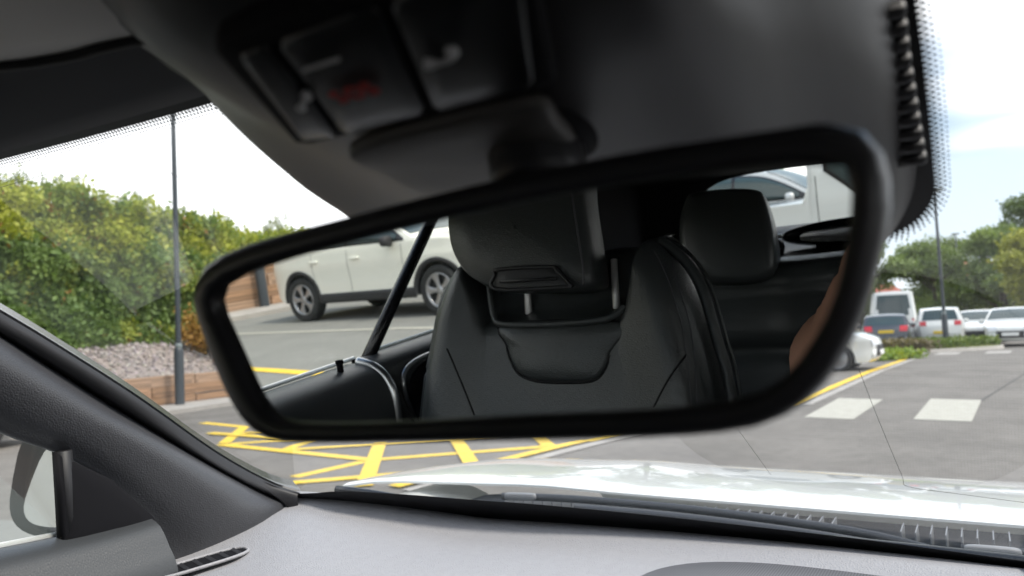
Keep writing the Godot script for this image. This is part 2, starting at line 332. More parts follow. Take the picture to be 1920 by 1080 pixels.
# ---------------------------------------------------------------- geometry helpers
class Geo:
	var st := SurfaceTool.new()
	func _init():
		st.begin(Mesh.PRIMITIVE_TRIANGLES)
		st.set_smooth_group(0)
	func soft(on := true) -> Geo:
		st.set_smooth_group(0 if on else -1)
		return self
	func tri(a: Vector3, b: Vector3, c: Vector3) -> void:
		st.add_vertex(a)
		st.add_vertex(b)
		st.add_vertex(c)
	func quad(a: Vector3, b: Vector3, c: Vector3, d: Vector3) -> void:
		tri(a, b, c)
		tri(a, c, d)
	func grid(rows: Array, close_u := false, close_v := false) -> Geo:
		var nr := rows.size()
		for i in (nr if close_v else nr - 1):
			var a: Array = rows[i]
			var b: Array = rows[(i + 1) % nr]
			var n := a.size()
			for j in (n if close_u else n - 1):
				var k := (j + 1) % n
				quad(a[j], a[k], b[k], b[j])
		return self
	func fan(loop: Array, flip := false) -> Geo:
		var c := Vector3.ZERO
		for p in loop:
			c += p
		c /= loop.size()
		for j in loop.size():
			var k := (j + 1) % loop.size()
			if flip:
				tri(c, loop[k], loop[j])
			else:
				tri(c, loop[j], loop[k])
		return self
	func box(c: Vector3, s: Vector3, b := Basis.IDENTITY) -> Geo:
		soft(false)
		var h := s / 2.0
		var v := []
		for i in 8:
			v.append(c + b * Vector3(h.x if i & 1 else -h.x, h.y if i & 2 else -h.y, h.z if i & 4 else -h.z))
		for f in [[0, 2, 3, 1], [4, 5, 7, 6], [0, 1, 5, 4], [2, 6, 7, 3], [0, 4, 6, 2], [1, 3, 7, 5]]:
			quad(v[f[0]], v[f[1]], v[f[2]], v[f[3]])
		soft(true)
		return self
	# box with rounded edges (superellipsoid)
	func rbox(c: Vector3, s: Vector3, b := Basis.IDENTITY, e := 0.35, n := 16) -> Geo:
		var rows := []
		for i in n / 2 + 1:
			var v := -PI / 2 + PI * i / (n / 2.0)
			var row := []
			for j in n:
				var u := TAU * j / n
				var cv := signf(cos(v)) * pow(absf(cos(v)), e)
				var sv := signf(sin(v)) * pow(absf(sin(v)), e)
				var cu := signf(cos(u)) * pow(absf(cos(u)), e)
				var su := signf(sin(u)) * pow(absf(sin(u)), e)
				row.append(c + b * (Vector3(cv * cu, sv, cv * su) * s / 2.0))
			rows.append(row)
		return grid(rows, true)
	func tube(path: Array, r, n := 8, caps := true, flat := 1.0) -> Geo:
		var rows := []
		var last := Vector3.UP
		for i in path.size():
			var t: Vector3 = (path[mini(i + 1, path.size() - 1)] - path[maxi(i - 1, 0)]).normalized()
			var side := t.cross(Vector3.UP if absf(t.y) < 0.95 else Vector3.RIGHT).normalized()
			var nn := side.cross(t).normalized()
			var rr: float = r[i] if r is Array else r
			var row := []
			for j in n:
				var a := TAU * j / n
				row.append(path[i] + side * cos(a) * rr + nn * sin(a) * rr * flat)
			rows.append(row)
		grid(rows, true)
		if caps:
			fan(rows[0], true)
			fan(rows[-1])
		return self
	# rows swept along an axis: profile of (radius, height)
	func lathe(at: Vector3, axis: Vector3, profile: Array, n := 24) -> Geo:
		var z := axis.normalized()
		var x := z.cross(Vector3.UP if absf(z.y) < 0.9 else Vector3.RIGHT).normalized()
		var y := z.cross(x)
		var rows := []
		for p in profile:
			var row := []
			for j in n:
				var a := TAU * j / n
				row.append(at + z * p[1] + (x * cos(a) + y * sin(a)) * p[0])
			rows.append(row)
		return grid(rows, true)
	# a padded plate: closed outline, grown by t along n with a rounded rim and a slightly domed face
	func pillow(loop: Array, n: Vector3, t: float, bevel := 0.01, puff := 0.005) -> Geo:
		var c := Vector3.ZERO
		for p in loop:
			c += p
		c /= loop.size()
		var rows := []
		for k in [[0.0, 0.0, 0.0], [0.0, 0.0, t - bevel], [bevel * 0.3, 0.0, t - bevel * 0.3], [bevel, 0.0, t], [bevel, 0.35, t + puff * 0.58], [bevel, 0.7, t + puff * 0.91], [bevel, 0.98, t + puff]]:
			var row := []
			for p in loop:
				var d: Vector3 = c - p
				var l := d.length()
				row.append(p + d / l * (k[0] + (l - k[0]) * k[1]) + n * k[2])
			rows.append(row)
		grid(rows, true)
		fan(rows[0], true)
		fan(rows[-1])
		return self
	# a sheet with thickness: rows, then the same rows moved by off
	func shell(rows: Array, off: Vector3) -> Geo:
		var back := []
		for r in rows:
			var b := []
			for p in r:
				b.append(p + off)
			back.append(b)
		grid(rows)
		grid(back)
		var rim := []
		var rim2 := []
		for j in rows[0].size():
			rim.append(rows[0][j])
			rim2.append(back[0][j])
		for i in range(1, rows.size()):
			rim.append(rows[i][-1])
			rim2.append(back[i][-1])
		for j in range(rows[0].size() - 2, -1, -1):
			rim.append(rows[-1][j])
			rim2.append(back[-1][j])
		for i in range(rows.size() - 2, 0, -1):
			rim.append(rows[i][0])
			rim2.append(back[i][0])
		soft(false)
		grid([rim, rim2], true)
		soft(true)
		return self
	func done() -> ArrayMesh:
		st.generate_normals()
		st.index()
		return st.commit()

# Catmull-Rom through points
func cat(p: Array, per: int, closed := false) -> Array:
	var out := []
	var n := p.size()
	for i in (n if closed else n - 1):
		for k in per:
			var t := float(k) / per
			var a = p[(i - 1 + n) % n] if closed else p[maxi(i - 1, 0)]
			var b = p[i]
			var c = p[(i + 1) % n] if closed else p[i + 1]
			var d = p[(i + 2) % n] if closed else p[mini(i + 2, n - 1)]
			out.append(0.5 * ((2.0 * b) + (c - a) * t + (2.0 * a - 5.0 * b + 4.0 * c - d) * t * t + (3.0 * b - a - 3.0 * c + d) * t * t * t))
	if not closed:
		out.append(p[n - 1])
	return out

# resample an open line to n points, evenly by length
func even(p: Array, n: int) -> Array:
	var q := cat(p, 12)
	var len := [0.0]
	for i in range(1, q.size()):
		len.append(len[-1] + q[i].distance_to(q[i - 1]))
	var out := []
	var j := 0
	for i in n:
		var w: float = len[-1] * i / (n - 1)
		while j < q.size() - 2 and len[j + 1] < w:
			j += 1
		out.append(q[j].lerp(q[j + 1], clampf((w - len[j]) / maxf(len[j + 1] - len[j], 1e-9), 0.0, 1.0)))
	return out

func flipx(p: Array) -> Array:
	var out := []
	for v in p:
		out.append(Vector3(-v.x, v.y, v.z))
	return out

func moved(p: Array, d: Vector3) -> Array:
	var out := []
	for v in p:
		out.append(v + d)
	return out

func lerp_list(list: Array, x: float) -> float:   # list of [x, y], x rising
	if x <= list[0][0]:
		return list[0][1]
	for i in range(1, list.size()):
		if x <= list[i][0]:
			return lerpf(list[i - 1][1], list[i][1], (x - list[i - 1][0]) / (list[i][0] - list[i - 1][0]))
	return list[-1][1]

func smooth_list(list: Array, per := 6) -> Array:
	var v := []
	for p in list:
		v.append(Vector2(p[0], p[1]))
	var out := []
	for p in cat(v, per):
		out.append([p.x, p.y])
	return out

func add(parent: Node3D, called: String, mesh: Mesh, material: Material) -> MeshInstance3D:
	var o := MeshInstance3D.new()
	o.name = called
	o.mesh = mesh
	o.material_override = material
	parent.add_child(o, true)
	return o

func part(parent: Node3D, called: String, g: Geo, material: Material) -> MeshInstance3D:
	return add(parent, called, g.done(), material)

var taken := {}
func top(called: String, label := "", category := "", at := Vector3.ZERO, turn := 0.0, group := "") -> Node3D:
	var o := Node3D.new()
	taken[called] = taken.get(called, 0) + 1
	o.name = called if taken[called] == 1 else "%s_%03d" % [called, taken[called] - 1]
	add_child(o)
	o.position = at
	o.rotation.y = turn
	meta(o, label, category, group)
	return o

func meta(o: Node, label := "", category := "", group := "", kind := "") -> void:
	if label:
		o.set_meta("label", label)
	if category:
		o.set_meta("category", category)
	if group:
		o.set_meta("group", group)
	if kind:
		o.set_meta("kind", kind)

func group_node(parent: Node3D, called: String, label := "") -> Node3D:
	var o := Node3D.new()
	o.name = called
	parent.add_child(o, true)
	if label:
		o.set_meta("label", label)
	return o

func scatter(parent: Node3D, called: String, mesh: Mesh, material: Material, places: Array, colors: Array) -> MultiMeshInstance3D:
	var mm := MultiMesh.new()
	mm.transform_format = MultiMesh.TRANSFORM_3D
	mm.use_colors = colors.size() > 0
	mm.mesh = mesh
	mm.instance_count = places.size()
	for i in places.size():
		mm.set_instance_transform(i, places[i])
		if colors.size() > 0:
			mm.set_instance_color(i, colors[i])
	var o := MultiMeshInstance3D.new()
	o.name = called
	o.multimesh = mm
	o.material_override = material
	parent.add_child(o, true)
	return o
# ---------------------------------------------------------------- the car the picture is taken from
# car axes: x to the right, y up, -z forward; the origin lies on the ground below the rear-view mirror
func ws(x: float, s: float, off := 0.0) -> Vector3:   # the windscreen; s runs from its foot to its top
	return Vector3(x, 1.12 + 0.41 * s, -0.71 + 0.625 * s + x * x * (0.20 - 0.10 * s)) + Vector3(0, -0.837, 0.549) * off

func on_mirror(p: Vector2, off: float) -> Vector3:
	return MIRROR_AT + MIRROR_X * p.x + MIRROR_Y * p.y + MIRROR_N * off

func by_angle(loop: Array, n: int) -> Array:   # closed 2D outline, resampled by its angle round the middle of the glass
	var c := Vector2(-0.026, -0.004)
	var q := cat(loop, 10, true)
	var out := []
	for k in n:
		var a := TAU * k / n
		var dir := Vector2(cos(a), sin(a))
		var best := 0.0
		for i in q.size():
			var u: Vector2 = q[i] - c
			var w: Vector2 = q[(i + 1) % q.size()] - c
			var den := dir.cross(w - u)
			if absf(den) < 1e-9:
				continue
			var t := u.cross(w - u) / den
			var r := u.cross(dir) / den
			if t > best and r >= -0.0001 and r <= 1.0001:
				best = t
		out.append(c + dir * best)
	return out

func build_mirror(car: Node3D) -> void:
	var rv := group_node(car, "rear_view_mirror", "black framed rear-view mirror showing the seats and the parked car behind")
	var n := 120
	var inner := by_angle(MIRROR_INNER, n)
	var outer := by_angle(MIRROR_OUTER, n)
	var c := Vector2(-0.026, -0.004)
	var rows := []
	for k in [[0.0, -0.001, 1.0], [0.0, 0.0025, 1.0], [0.10, 0.0042, 1.0], [0.35, 0.0050, 1.0], [0.7, 0.0040, 1.0], [0.93, 0.0008, 1.0], [1.0, -0.0035, 1.0], [1.0, -0.010, 0.998], [1.0, -0.019, 0.965], [1.0, -0.027, 0.86], [1.0, -0.032, 0.6], [1.0, -0.033, 0.1]]:
		var row := []
		for j in n:
			var p: Vector2 = inner[j].lerp(outer[j], k[0])
			row.append(on_mirror(c + (p - c) * k[2], k[1]))
		rows.append(row)
	part(rv, "housing", Geo.new().grid(rows, true), M.satin_black)
	var face := []
	for p in inner:
		face.append(on_mirror(c + (p - c) * 1.01, 0.0))
	part(rv, "mirror_glass", Geo.new().soft(false).fan(face), M.mirror)
	part(rv, "stalk", Geo.new().tube(cat([on_mirror(Vector2(-0.012, 0.022), -0.025), Vector3(0.016, 1.43, -0.028), Vector3(0.012, 1.458, -0.03)], 5), 0.0175, 16), M.satin_black)
	part(rv, "stalk_collar", Geo.new().lathe(Vector3(0.012, 1.462, -0.03), Vector3(0.05, -1, 0.2), [[0.030, -0.01], [0.030, 0.010], [0.026, 0.016], [0.018, 0.018]], 28), M.matte_black)
	part(car.get_node("overhead_console"), "lower_panel", Geo.new().pillow(cat([Vector3(-0.040, 1.4500, 0.006), Vector3(-0.050, 1.4470, -0.020), Vector3(-0.050, 1.4430, -0.050), Vector3(-0.020, 1.4420, -0.062), Vector3(0.020, 1.4430, -0.055), Vector3(0.035, 1.4485, -0.01), Vector3(0.030, 1.4515, 0.007)], 4, true), Vector3(0, -0.98, 0.2).normalized(), 0.005, 0.003, 0.001), M.console)

func build_overhead(car: Node3D) -> void:
	var oc := group_node(car, "overhead_console", "dark overhead console with call and emergency buttons")
	var left := [Vector3(-0.19, 1.543, 0.03)] + even(COVER_LEFT, 7) + [Vector3(-0.15, 1.43, -0.20)]
	var right := [Vector3(0.15, 1.543, 0.03), Vector3(0.128, 1.532, -0.058)] + even(COVER_RIGHT, 6) + [Vector3(0.09, 1.405, -0.252)]
	var mid := [Vector2(0.115, 1.535), Vector2(0.078, 1.477), Vector2(0.045, 1.4640), Vector2(0.012, 1.457), Vector2(-0.03, 1.448), Vector2(-0.08, 1.435), Vector2(-0.13, 1.418), Vector2(-0.18, 1.405), Vector2(-0.24, 1.398)]
	var rows := []
	for i in 9:
		var w := 1.0 if i < 4 else 1.0 - 0.08 * (i - 3)
		var l: Vector3 = left[i]
		var r: Vector3 = right[i]
		var y: float = mid[i].y
		var z: float = mid[i].x
		var a := Vector3(-0.058 * w, y, z)
		var b := Vector3(0.076 * w, y, z)
		rows.append(cat([l, l.lerp(a, 0.16) + Vector3(0, -0.012, 0.004), l.lerp(a, 0.6) + Vector3(0, -0.006, 0.002), a, a.lerp(b, 0.5), b, r.lerp(b, 0.55) + Vector3(0, -0.001, 0.001), r.lerp(b, 0.16) + Vector3(0.0, -0.006, 0.004), r], 4))
	var cols := []
	for j in rows[0].size():
		var line := []
		for i in 9:
			line.append(rows[i][j])
		cols.append(cat(line, 3))
	part(oc, "cover", Geo.new().shell(cols, Vector3(0, 0.012, -0.004)), M.cover)
	var y0 := 1.4635
	var base := []
	var corner := [Vector2(-0.031, 0.069), Vector2(0.072, 0.069), Vector2(0.045, 0.0085), Vector2(-0.062, 0.0095)]
	for i in 4:
		for t in [0.05, 0.35, 0.65, 0.95]:
			var q: Vector2 = corner[i].lerp(corner[(i + 1) % 4], t)
			base.append(Vector3(q.x, y0 + (q.y - 0.04) * 0.20 + 0.010, q.y))
	part(oc, "button_panel", Geo.new().pillow(base, Vector3(0, -1, 0.1).normalized(), 0.0175, 0.002, 0.0), M.matte_black)
	var panels := [[Vector2(-0.026, 0.064), Vector2(-0.014, 0.064), Vector2(-0.040, 0.013), Vector2(-0.054, 0.016)], [Vector2(-0.0105, 0.064), Vector2(0.026, 0.064), Vector2(0.0, 0.0135), Vector2(-0.0365, 0.013)], [Vector2(0.0295, 0.064), Vector2(0.066, 0.064), Vector2(0.040, 0.0135), Vector2(0.0035, 0.0135)]]
	for p in panels:
		var loop := []
		for i in 4:
			var a: Vector2 = p[i]
			var b: Vector2 = p[(i + 1) % 4]
			for t in [0.06, 0.3, 0.7, 0.94]:
				var q := a.lerp(b, t)
				loop.append(Vector3(q.x, y0 + (q.y - 0.04) * 0.20 - 0.001, q.y))
		part(oc, "button", Geo.new().pillow(loop, Vector3(0, -1, 0.1).normalized(), 0.008, 0.0012, 0.0004), M.button)
	var tilt := Basis(Vector3(1, 0, 0), Vector3(0, 0.20, 1).normalized(), Vector3(0, -1, 0.20).normalized())
	var t := TextMesh.new()
	var f := SystemFont.new()
	f.font_names = ["Droid Sans"]
	f.font_weight = 700
	t.font = f
	t.font_size = 32
	t.pixel_size = 0.00030
	t.depth = 0.0006
	t.text = "SOS"
	var o := add(oc, "emergency_lettering", t, M.icon_red)
	o.transform = Transform3D(tilt, Vector3(-0.008, y0 - 0.0112, 0.038))
	part(oc, "marking", Geo.new().box(Vector3(-0.006, y0 - 0.0070, 0.053), Vector3(0.014, 0.0006, 0.0018), tilt), M.icon_white)
	# telephone handset
	var hs := []
	for k in 9:
		var a := lerpf(-2.5, -0.15, k / 8.0)
		hs.append(Vector3(0.026 + cos(a) * 0.0062, y0 - 0.0098, 0.045 + sin(a) * 0.0062))
	part(oc, "handset_symbol", Geo.new().tube(hs, [0.0018, 0.0020, 0.0013, 0.0011, 0.0011, 0.0011, 0.0013, 0.0020, 0.0018], 8, true), M.icon_white)
	var wr := []
	for k in 6:
		wr.append(Vector3(-0.033 + k * 0.0018, y0 - 0.0097, 0.036 + k * 0.0012))
	part(oc, "spanner_symbol", Geo.new().tube(wr, [0.0020, 0.0011, 0.0009, 0.0009, 0.0011, 0.0020], 8, true), M.icon_white)
	# vent fins beside the sensor
	var line := even(FIN_LINE, 11)
	var slot := []
	for p in even(FIN_LINE, 16):
		slot.append(p + Vector3(0.0, -0.002, 0.0))
	part(oc, "vent_slot", Geo.new().tube(slot, 0.0075, 12, true, 0.55), M.matte_black)
	for i in 11:
		var p: Vector3 = line[i]
		part(oc, "vent_fin", Geo.new().rbox(p + Vector3(0.0, -0.0035, 0.002), Vector3(0.0165, 0.0065, 0.0050), Basis(Vector3.UP, 0.18) * Basis(Vector3.RIGHT, -0.58), 0.32, 16), M.cover)

func build_glass(car: Node3D) -> void:
	var g := group_node(car, "windscreen", "raked windscreen with dotted black border and a fine heating wire")
	var rows := []
	for i in 13:
		var s := -0.16 + 1.22 * i / 12.0
		var row := []
		for j in 25:
			row.append(ws(lerpf(-1, 1, j / 24.0) * (0.80 - 0.05 * s), s))
		rows.append(row)
	part(g, "pane", Geo.new().grid(rows), M.windscreen_glass)
	# printed black border: top, foot, and round the sensor housing
	var band := []
	for s in [0.992, 1.03]:
		var row := []
		for j in 41:
			row.append(ws(lerpf(-0.70, 0.70, j / 40.0), s, 0.002))
		band.append(row)
	part(g, "border", Geo.new().grid(band), M.frit)
	band = []
	var foot := even([FRIT_FOOT[0] + Vector3(-0.05, 0.05, 0.08)] + FRIT_FOOT, 40)
	var whole := foot.duplicate()
	for k in range(30, -1, -1):
		if -foot[k].x > 0.165:
			whole.append(Vector3(-foot[k].x, foot[k].y, foot[k].z))
	band = [[], []]
	for p in whole:
		band[0].append(p)
		band[1].append(ws(p.x, -0.15, 0.002))
	part(g, "border", Geo.new().soft(false).grid(band), M.frit)
	var edge := []
	for k in 30:
		var s := lerpf(1.0, 0.79, k / 29.0)
		edge.append(Vector2(0.1305 + 0.0015 * sin((s - 0.79) * 14.0), s))
	for k in range(1, 14):
		var a := k / 14.0 * PI / 2
		edge.append(Vector2(0.1305 - 0.035 * (1 - cos(a)), 0.79 - 0.055 * sin(a)))
	edge.append(Vector2(0.06, 0.728))
	edge.append(Vector2(-0.06, 0.728))
	var b2 := [[], []]
	for p in edge:
		b2[0].append(ws(p.x, p.y, 0.002))
		b2[1].append(ws(p.x - 0.06 * clampf((p.y - 0.70) * 8.0, 0.3, 1.0), p.y + 0.03, 0.002))
	part(g, "border", Geo.new().grid(b2), M.frit)
	var dots := []
	var disc := Geo.new().soft(false)
	var ring := []
	for k in 8:
		ring.append(Vector3(cos(TAU * k / 8), 0, sin(TAU * k / 8)))
	disc.fan(ring)
	var face := Basis(Vector3.RIGHT, atan2(0.41, 0.625) * -1.0)
	var at := 0.0
	var i := 0
	while i < edge.size() - 2:
		var a := ws(edge[i].x, edge[i].y, 0.0022)
		var b := ws(edge[i + 1].x, edge[i + 1].y, 0.0022)
		var step := a.distance_to(b)
		while at < step:
			var p := a.lerp(b, at / step)
			var along := (b - a).normalized()
			var out := along.cross(Vector3(0, -0.837, 0.549)).normalized()
			if out.x < 0 and edge[i].y > 0.78:
				out = -out
			if edge[i].y <= 0.78 and out.y > 0:
				out = -out
			for r in 4:
				dots.append(Transform3D(face.scaled(Vector3.ONE * [0.00135, 0.00112, 0.00088, 0.00062][r]), p + out * (0.0005 + r * 0.0020) + along * (0.00155 if r % 2 else 0.0)))
			at += 0.0031
		at -= step
		i += 1
	var x := -0.60
	while x < 0.62:
		for r in 4:
			var s: float = 0.992 - (0.0012 + r * 0.0026) / 0.747
			dots.append(Transform3D(face.scaled(Vector3.ONE * [0.0014, 0.0012, 0.0009, 0.0006][r]), ws(x + (0.0016 if r % 2 else 0.0), s, 0.0022)))
		x += 0.0032
	var dd := scatter(g, "border_dots", disc.done(), M.frit, dots, [])
	dd.set_meta("kind", "stuff")
	for w in [WIRE_A, WIRE_B, WIRE_C]:
		part(g, "wire", Geo.new().tube(cat(w, 6), 0.00017, 4), M.wire)

func build_front(car: Node3D) -> void:
	# bonnet
	var prof := smooth_list([[-2.12, 0.62], [-2.10, 0.80], [-2.02, 0.90], [-1.85, 0.972], [-1.6, 1.026], [-1.35, 1.058], [-1.18, 1.073], [-1.08, 1.078], [-1.052, 1.075]], 4)
	var rows := []
	for p in prof:
		var row := []
		for j in 33:
			var u := lerpf(-1, 1, j / 32.0)
			var w := 1.0 - 0.12 * pow(maxf(0, -p[0] - 1.3) / 0.8, 2)
			var x := u * w
			var back: float = 0.12 * pow(absf(u), 3.0) * clampf((p[0] + 2.2), 0.0, 1.0) + 0.14 * u * u * clampf((-1.5 - p[0]) / 0.6, 0.0, 1.0)
			var ridge := 0.004 * exp(-pow((absf(x) - 0.58) / 0.10, 2))
			row.append(Vector3(x, p[1] + 0.012 * pow(absf(u), 2.0) - 0.014 * pow(absf(u), 16.0) + ridge, p[0] + back))
		rows.append(row)
	part(car, "bonnet", Geo.new().shell(rows, Vector3(0, -0.004, 0)), M.white_paint)
	# scuttle panel below the glass, with its row of ribs
	var sc := group_node(car, "scuttle_panel", "dark slotted plastic panel between the windscreen and the bonnet")
	rows = []
	for p in [[-0.72, 1.030], [-0.80, 1.052], [-0.87, 1.058], [-0.93, 1.046], [-0.985, 1.034], [-1.02, 1.032], [-1.05, 1.050], [-1.07, 1.058]]:
		var row := []
		for j in 41:
			var u := lerpf(-1, 1, j / 40.0)
			row.append(Vector3(u * 0.88, p[1] + 0.006 * u * u - 0.06 * smoothstep(0.76, 1.0, absf(u)), p[0] + 0.10 * pow(absf(u), 3.2)))
		rows.append(row)
	part(sc, "panel", Geo.new().shell(rows, Vector3(0, -0.008, 0)), M.cowl)
	var bar := Geo.new().box(Vector3.ZERO, Vector3(0.0017, 0.028, 0.05)).done()
	var x := -0.62
	while x < 0.62:
		var u := x / 0.88
		if absf(x + 0.02) > 0.045:
			var o := add(sc, "rib", bar, M.cowl_rib)
			o.position = Vector3(x, 1.053 + 0.006 * u * u, -1.020 + 0.10 * pow(absf(u), 3.2))
		x += 0.0185
	part(sc, "bolt_cover", Geo.new().lathe(Vector3(0.035, 1.0585, -0.875), Vector3.UP, [[0.016, 0.0], [0.014, 0.006], [0.0075, 0.007], [0.007, 0.002], [0.0, 0.002]], 20), M.cowl_rib)
	# wipers
	for wp in [[Vector3(-0.60, 1.083, -0.925), Vector3(-0.47, 1.083, -0.95), Vector3(-0.26, 1.080, -0.962), Vector3(-0.03, 1.074, -0.945), Vector3(0.10, 1.066, -0.90)], [Vector3(0.105, 1.084, -0.872), Vector3(0.22, 1.082, -0.888), Vector3(0.40, 1.078, -0.88), Vector3(0.60, 1.068, -0.83), Vector3(0.72, 1.055, -0.78)]]:
		var w := group_node(car, "wiper")
		part(w, "blade", Geo.new().tube(cat(wp, 5), 0.0065, 8), M.cowl)
		part(w, "arm", Geo.new().tube(cat(moved(wp.slice(1), Vector3(0.02, -0.006, 0.03)), 5), 0.0105, 8, true, 0.6), M.cowl)
		var d: Vector3 = (wp[1] - wp[0]).normalized()
		part(w, "clip", Geo.new().rbox(wp[0].lerp(wp[1], 0.28) + Vector3(0, 0.002, 0.004), Vector3(0.060, 0.012, 0.012), Basis(d, Vector3.UP, d.cross(Vector3.UP)), 0.4), M.clip)

func dash_z(x: float) -> float:
	return -0.714 + 0.2 * x * x

func build_dash(car: Node3D) -> void:
	var d := group_node(car, "dashboard", "grey grained dashboard top below the windscreen")
	var rows := []
	for p in [[0.000, 1.095], [0.000, 1.112], [0.006, 1.1185], [0.018, 1.1215], [0.035, 1.1217], [0.045, 1.1207], [0.055, 1.1175], [0.064, 1.1135], [0.072, 1.1105], [0.082, 1.1092], [0.11, 1.1092], [0.16, 1.1095], [0.24, 1.108], [0.32, 1.102], [0.38, 1.088], [0.42, 1.055], [0.43, 1.0], [0.41, 0.9], [0.32, 0.7], [0.2, 0.45]]:
		var row := []
		for j in 49:
			var u := lerpf(-1, 1, j / 48.0)
			var x := u * 0.80
			var z: float = dash_z(x) + p[0] * (1.0 - 0.12 * pow(absf(u), 3.0))
			row.append(Vector3(x, p[1] + (0.030 * smoothstep(0.42, 0.74, absf(x)) * smoothstep(-0.38, -0.54, z) if p[1] > 1.05 else 0.0), z))
		rows.append(row)
	part(d, "top_pad", Geo.new().shell(rows, Vector3(0, -0.012, -0.003)), M.dash)
	var strip := []
	for j in 40:
		var x := lerpf(-0.70, -0.028, j / 39.0)
		strip.append(Vector3(x, 1.1215 + 0.030 * smoothstep(0.42, 0.74, absf(x)), dash_z(x) - 0.006))
	part(d, "edge_strip", Geo.new().tube(strip, 0.0062, 10), M.gloss_black)
	strip = []
	for j in 40:
		var x := lerpf(-0.025, 0.70, j / 39.0)
		strip.append(Vector3(x, 1.1215 + 0.030 * smoothstep(0.42, 0.74, absf(x)), dash_z(x) - 0.006))
	part(d, "edge_strip", Geo.new().tube(strip, 0.0062, 10), M.gloss_black)
	# loudspeaker grille in the middle
	var loop := []
	for k in 48:
		var a := TAU * k / 48
		loop.append(Vector3(0.005 + 0.185 * signf(cos(a)) * pow(absf(cos(a)), 0.8), 1.1065 - (0.004 if sin(a) > 0.3 else 0.0), -0.515 + 0.125 * signf(sin(a)) * pow(absf(sin(a)), 0.8)))
	part(d, "speaker_grille", Geo.new().pillow(loop, Vector3.UP, 0.0085, 0.003, 0.0015), M.grille)
	# side vent
	var v := group_node(car, "side_vent", "small slatted demister vent at the corner of the dashboard")
	var a := Vector3(-0.703, 1.1135, -0.318)
	var b := Vector3(-0.668, 1.1210, -0.432)
	var ax := (b - a).normalized()
	var sd := ax.cross(Vector3.UP).normalized()
	var ring := []
	for k in 32:
		var t := TAU * k / 32
		ring.append(a.lerp(b, 0.5) + ax * 0.060 * signf(cos(t)) * pow(absf(cos(t)), 0.6) + sd * 0.021 * signf(sin(t)) * pow(absf(sin(t)), 0.7))
	part(v, "frame", Geo.new().tube(moved(ring + [ring[0]], Vector3(0, -0.0040, 0)), 0.0022, 8, false), M.dash)
	part(v, "well", Geo.new().soft(false).fan(moved(ring, Vector3(0, -0.0042, 0))), M.matte_black)
	for k in 7:
		part(v, "slat", Geo.new().box(a.lerp(b, 0.10 + 0.8 * k / 6.0) + Vector3(0, -0.0050, 0), Vector3(0.030, 0.005, 0.0042), Basis(sd, sd.cross(ax), -ax).orthonormalized().rotated(sd, 0.5)), M.trim)

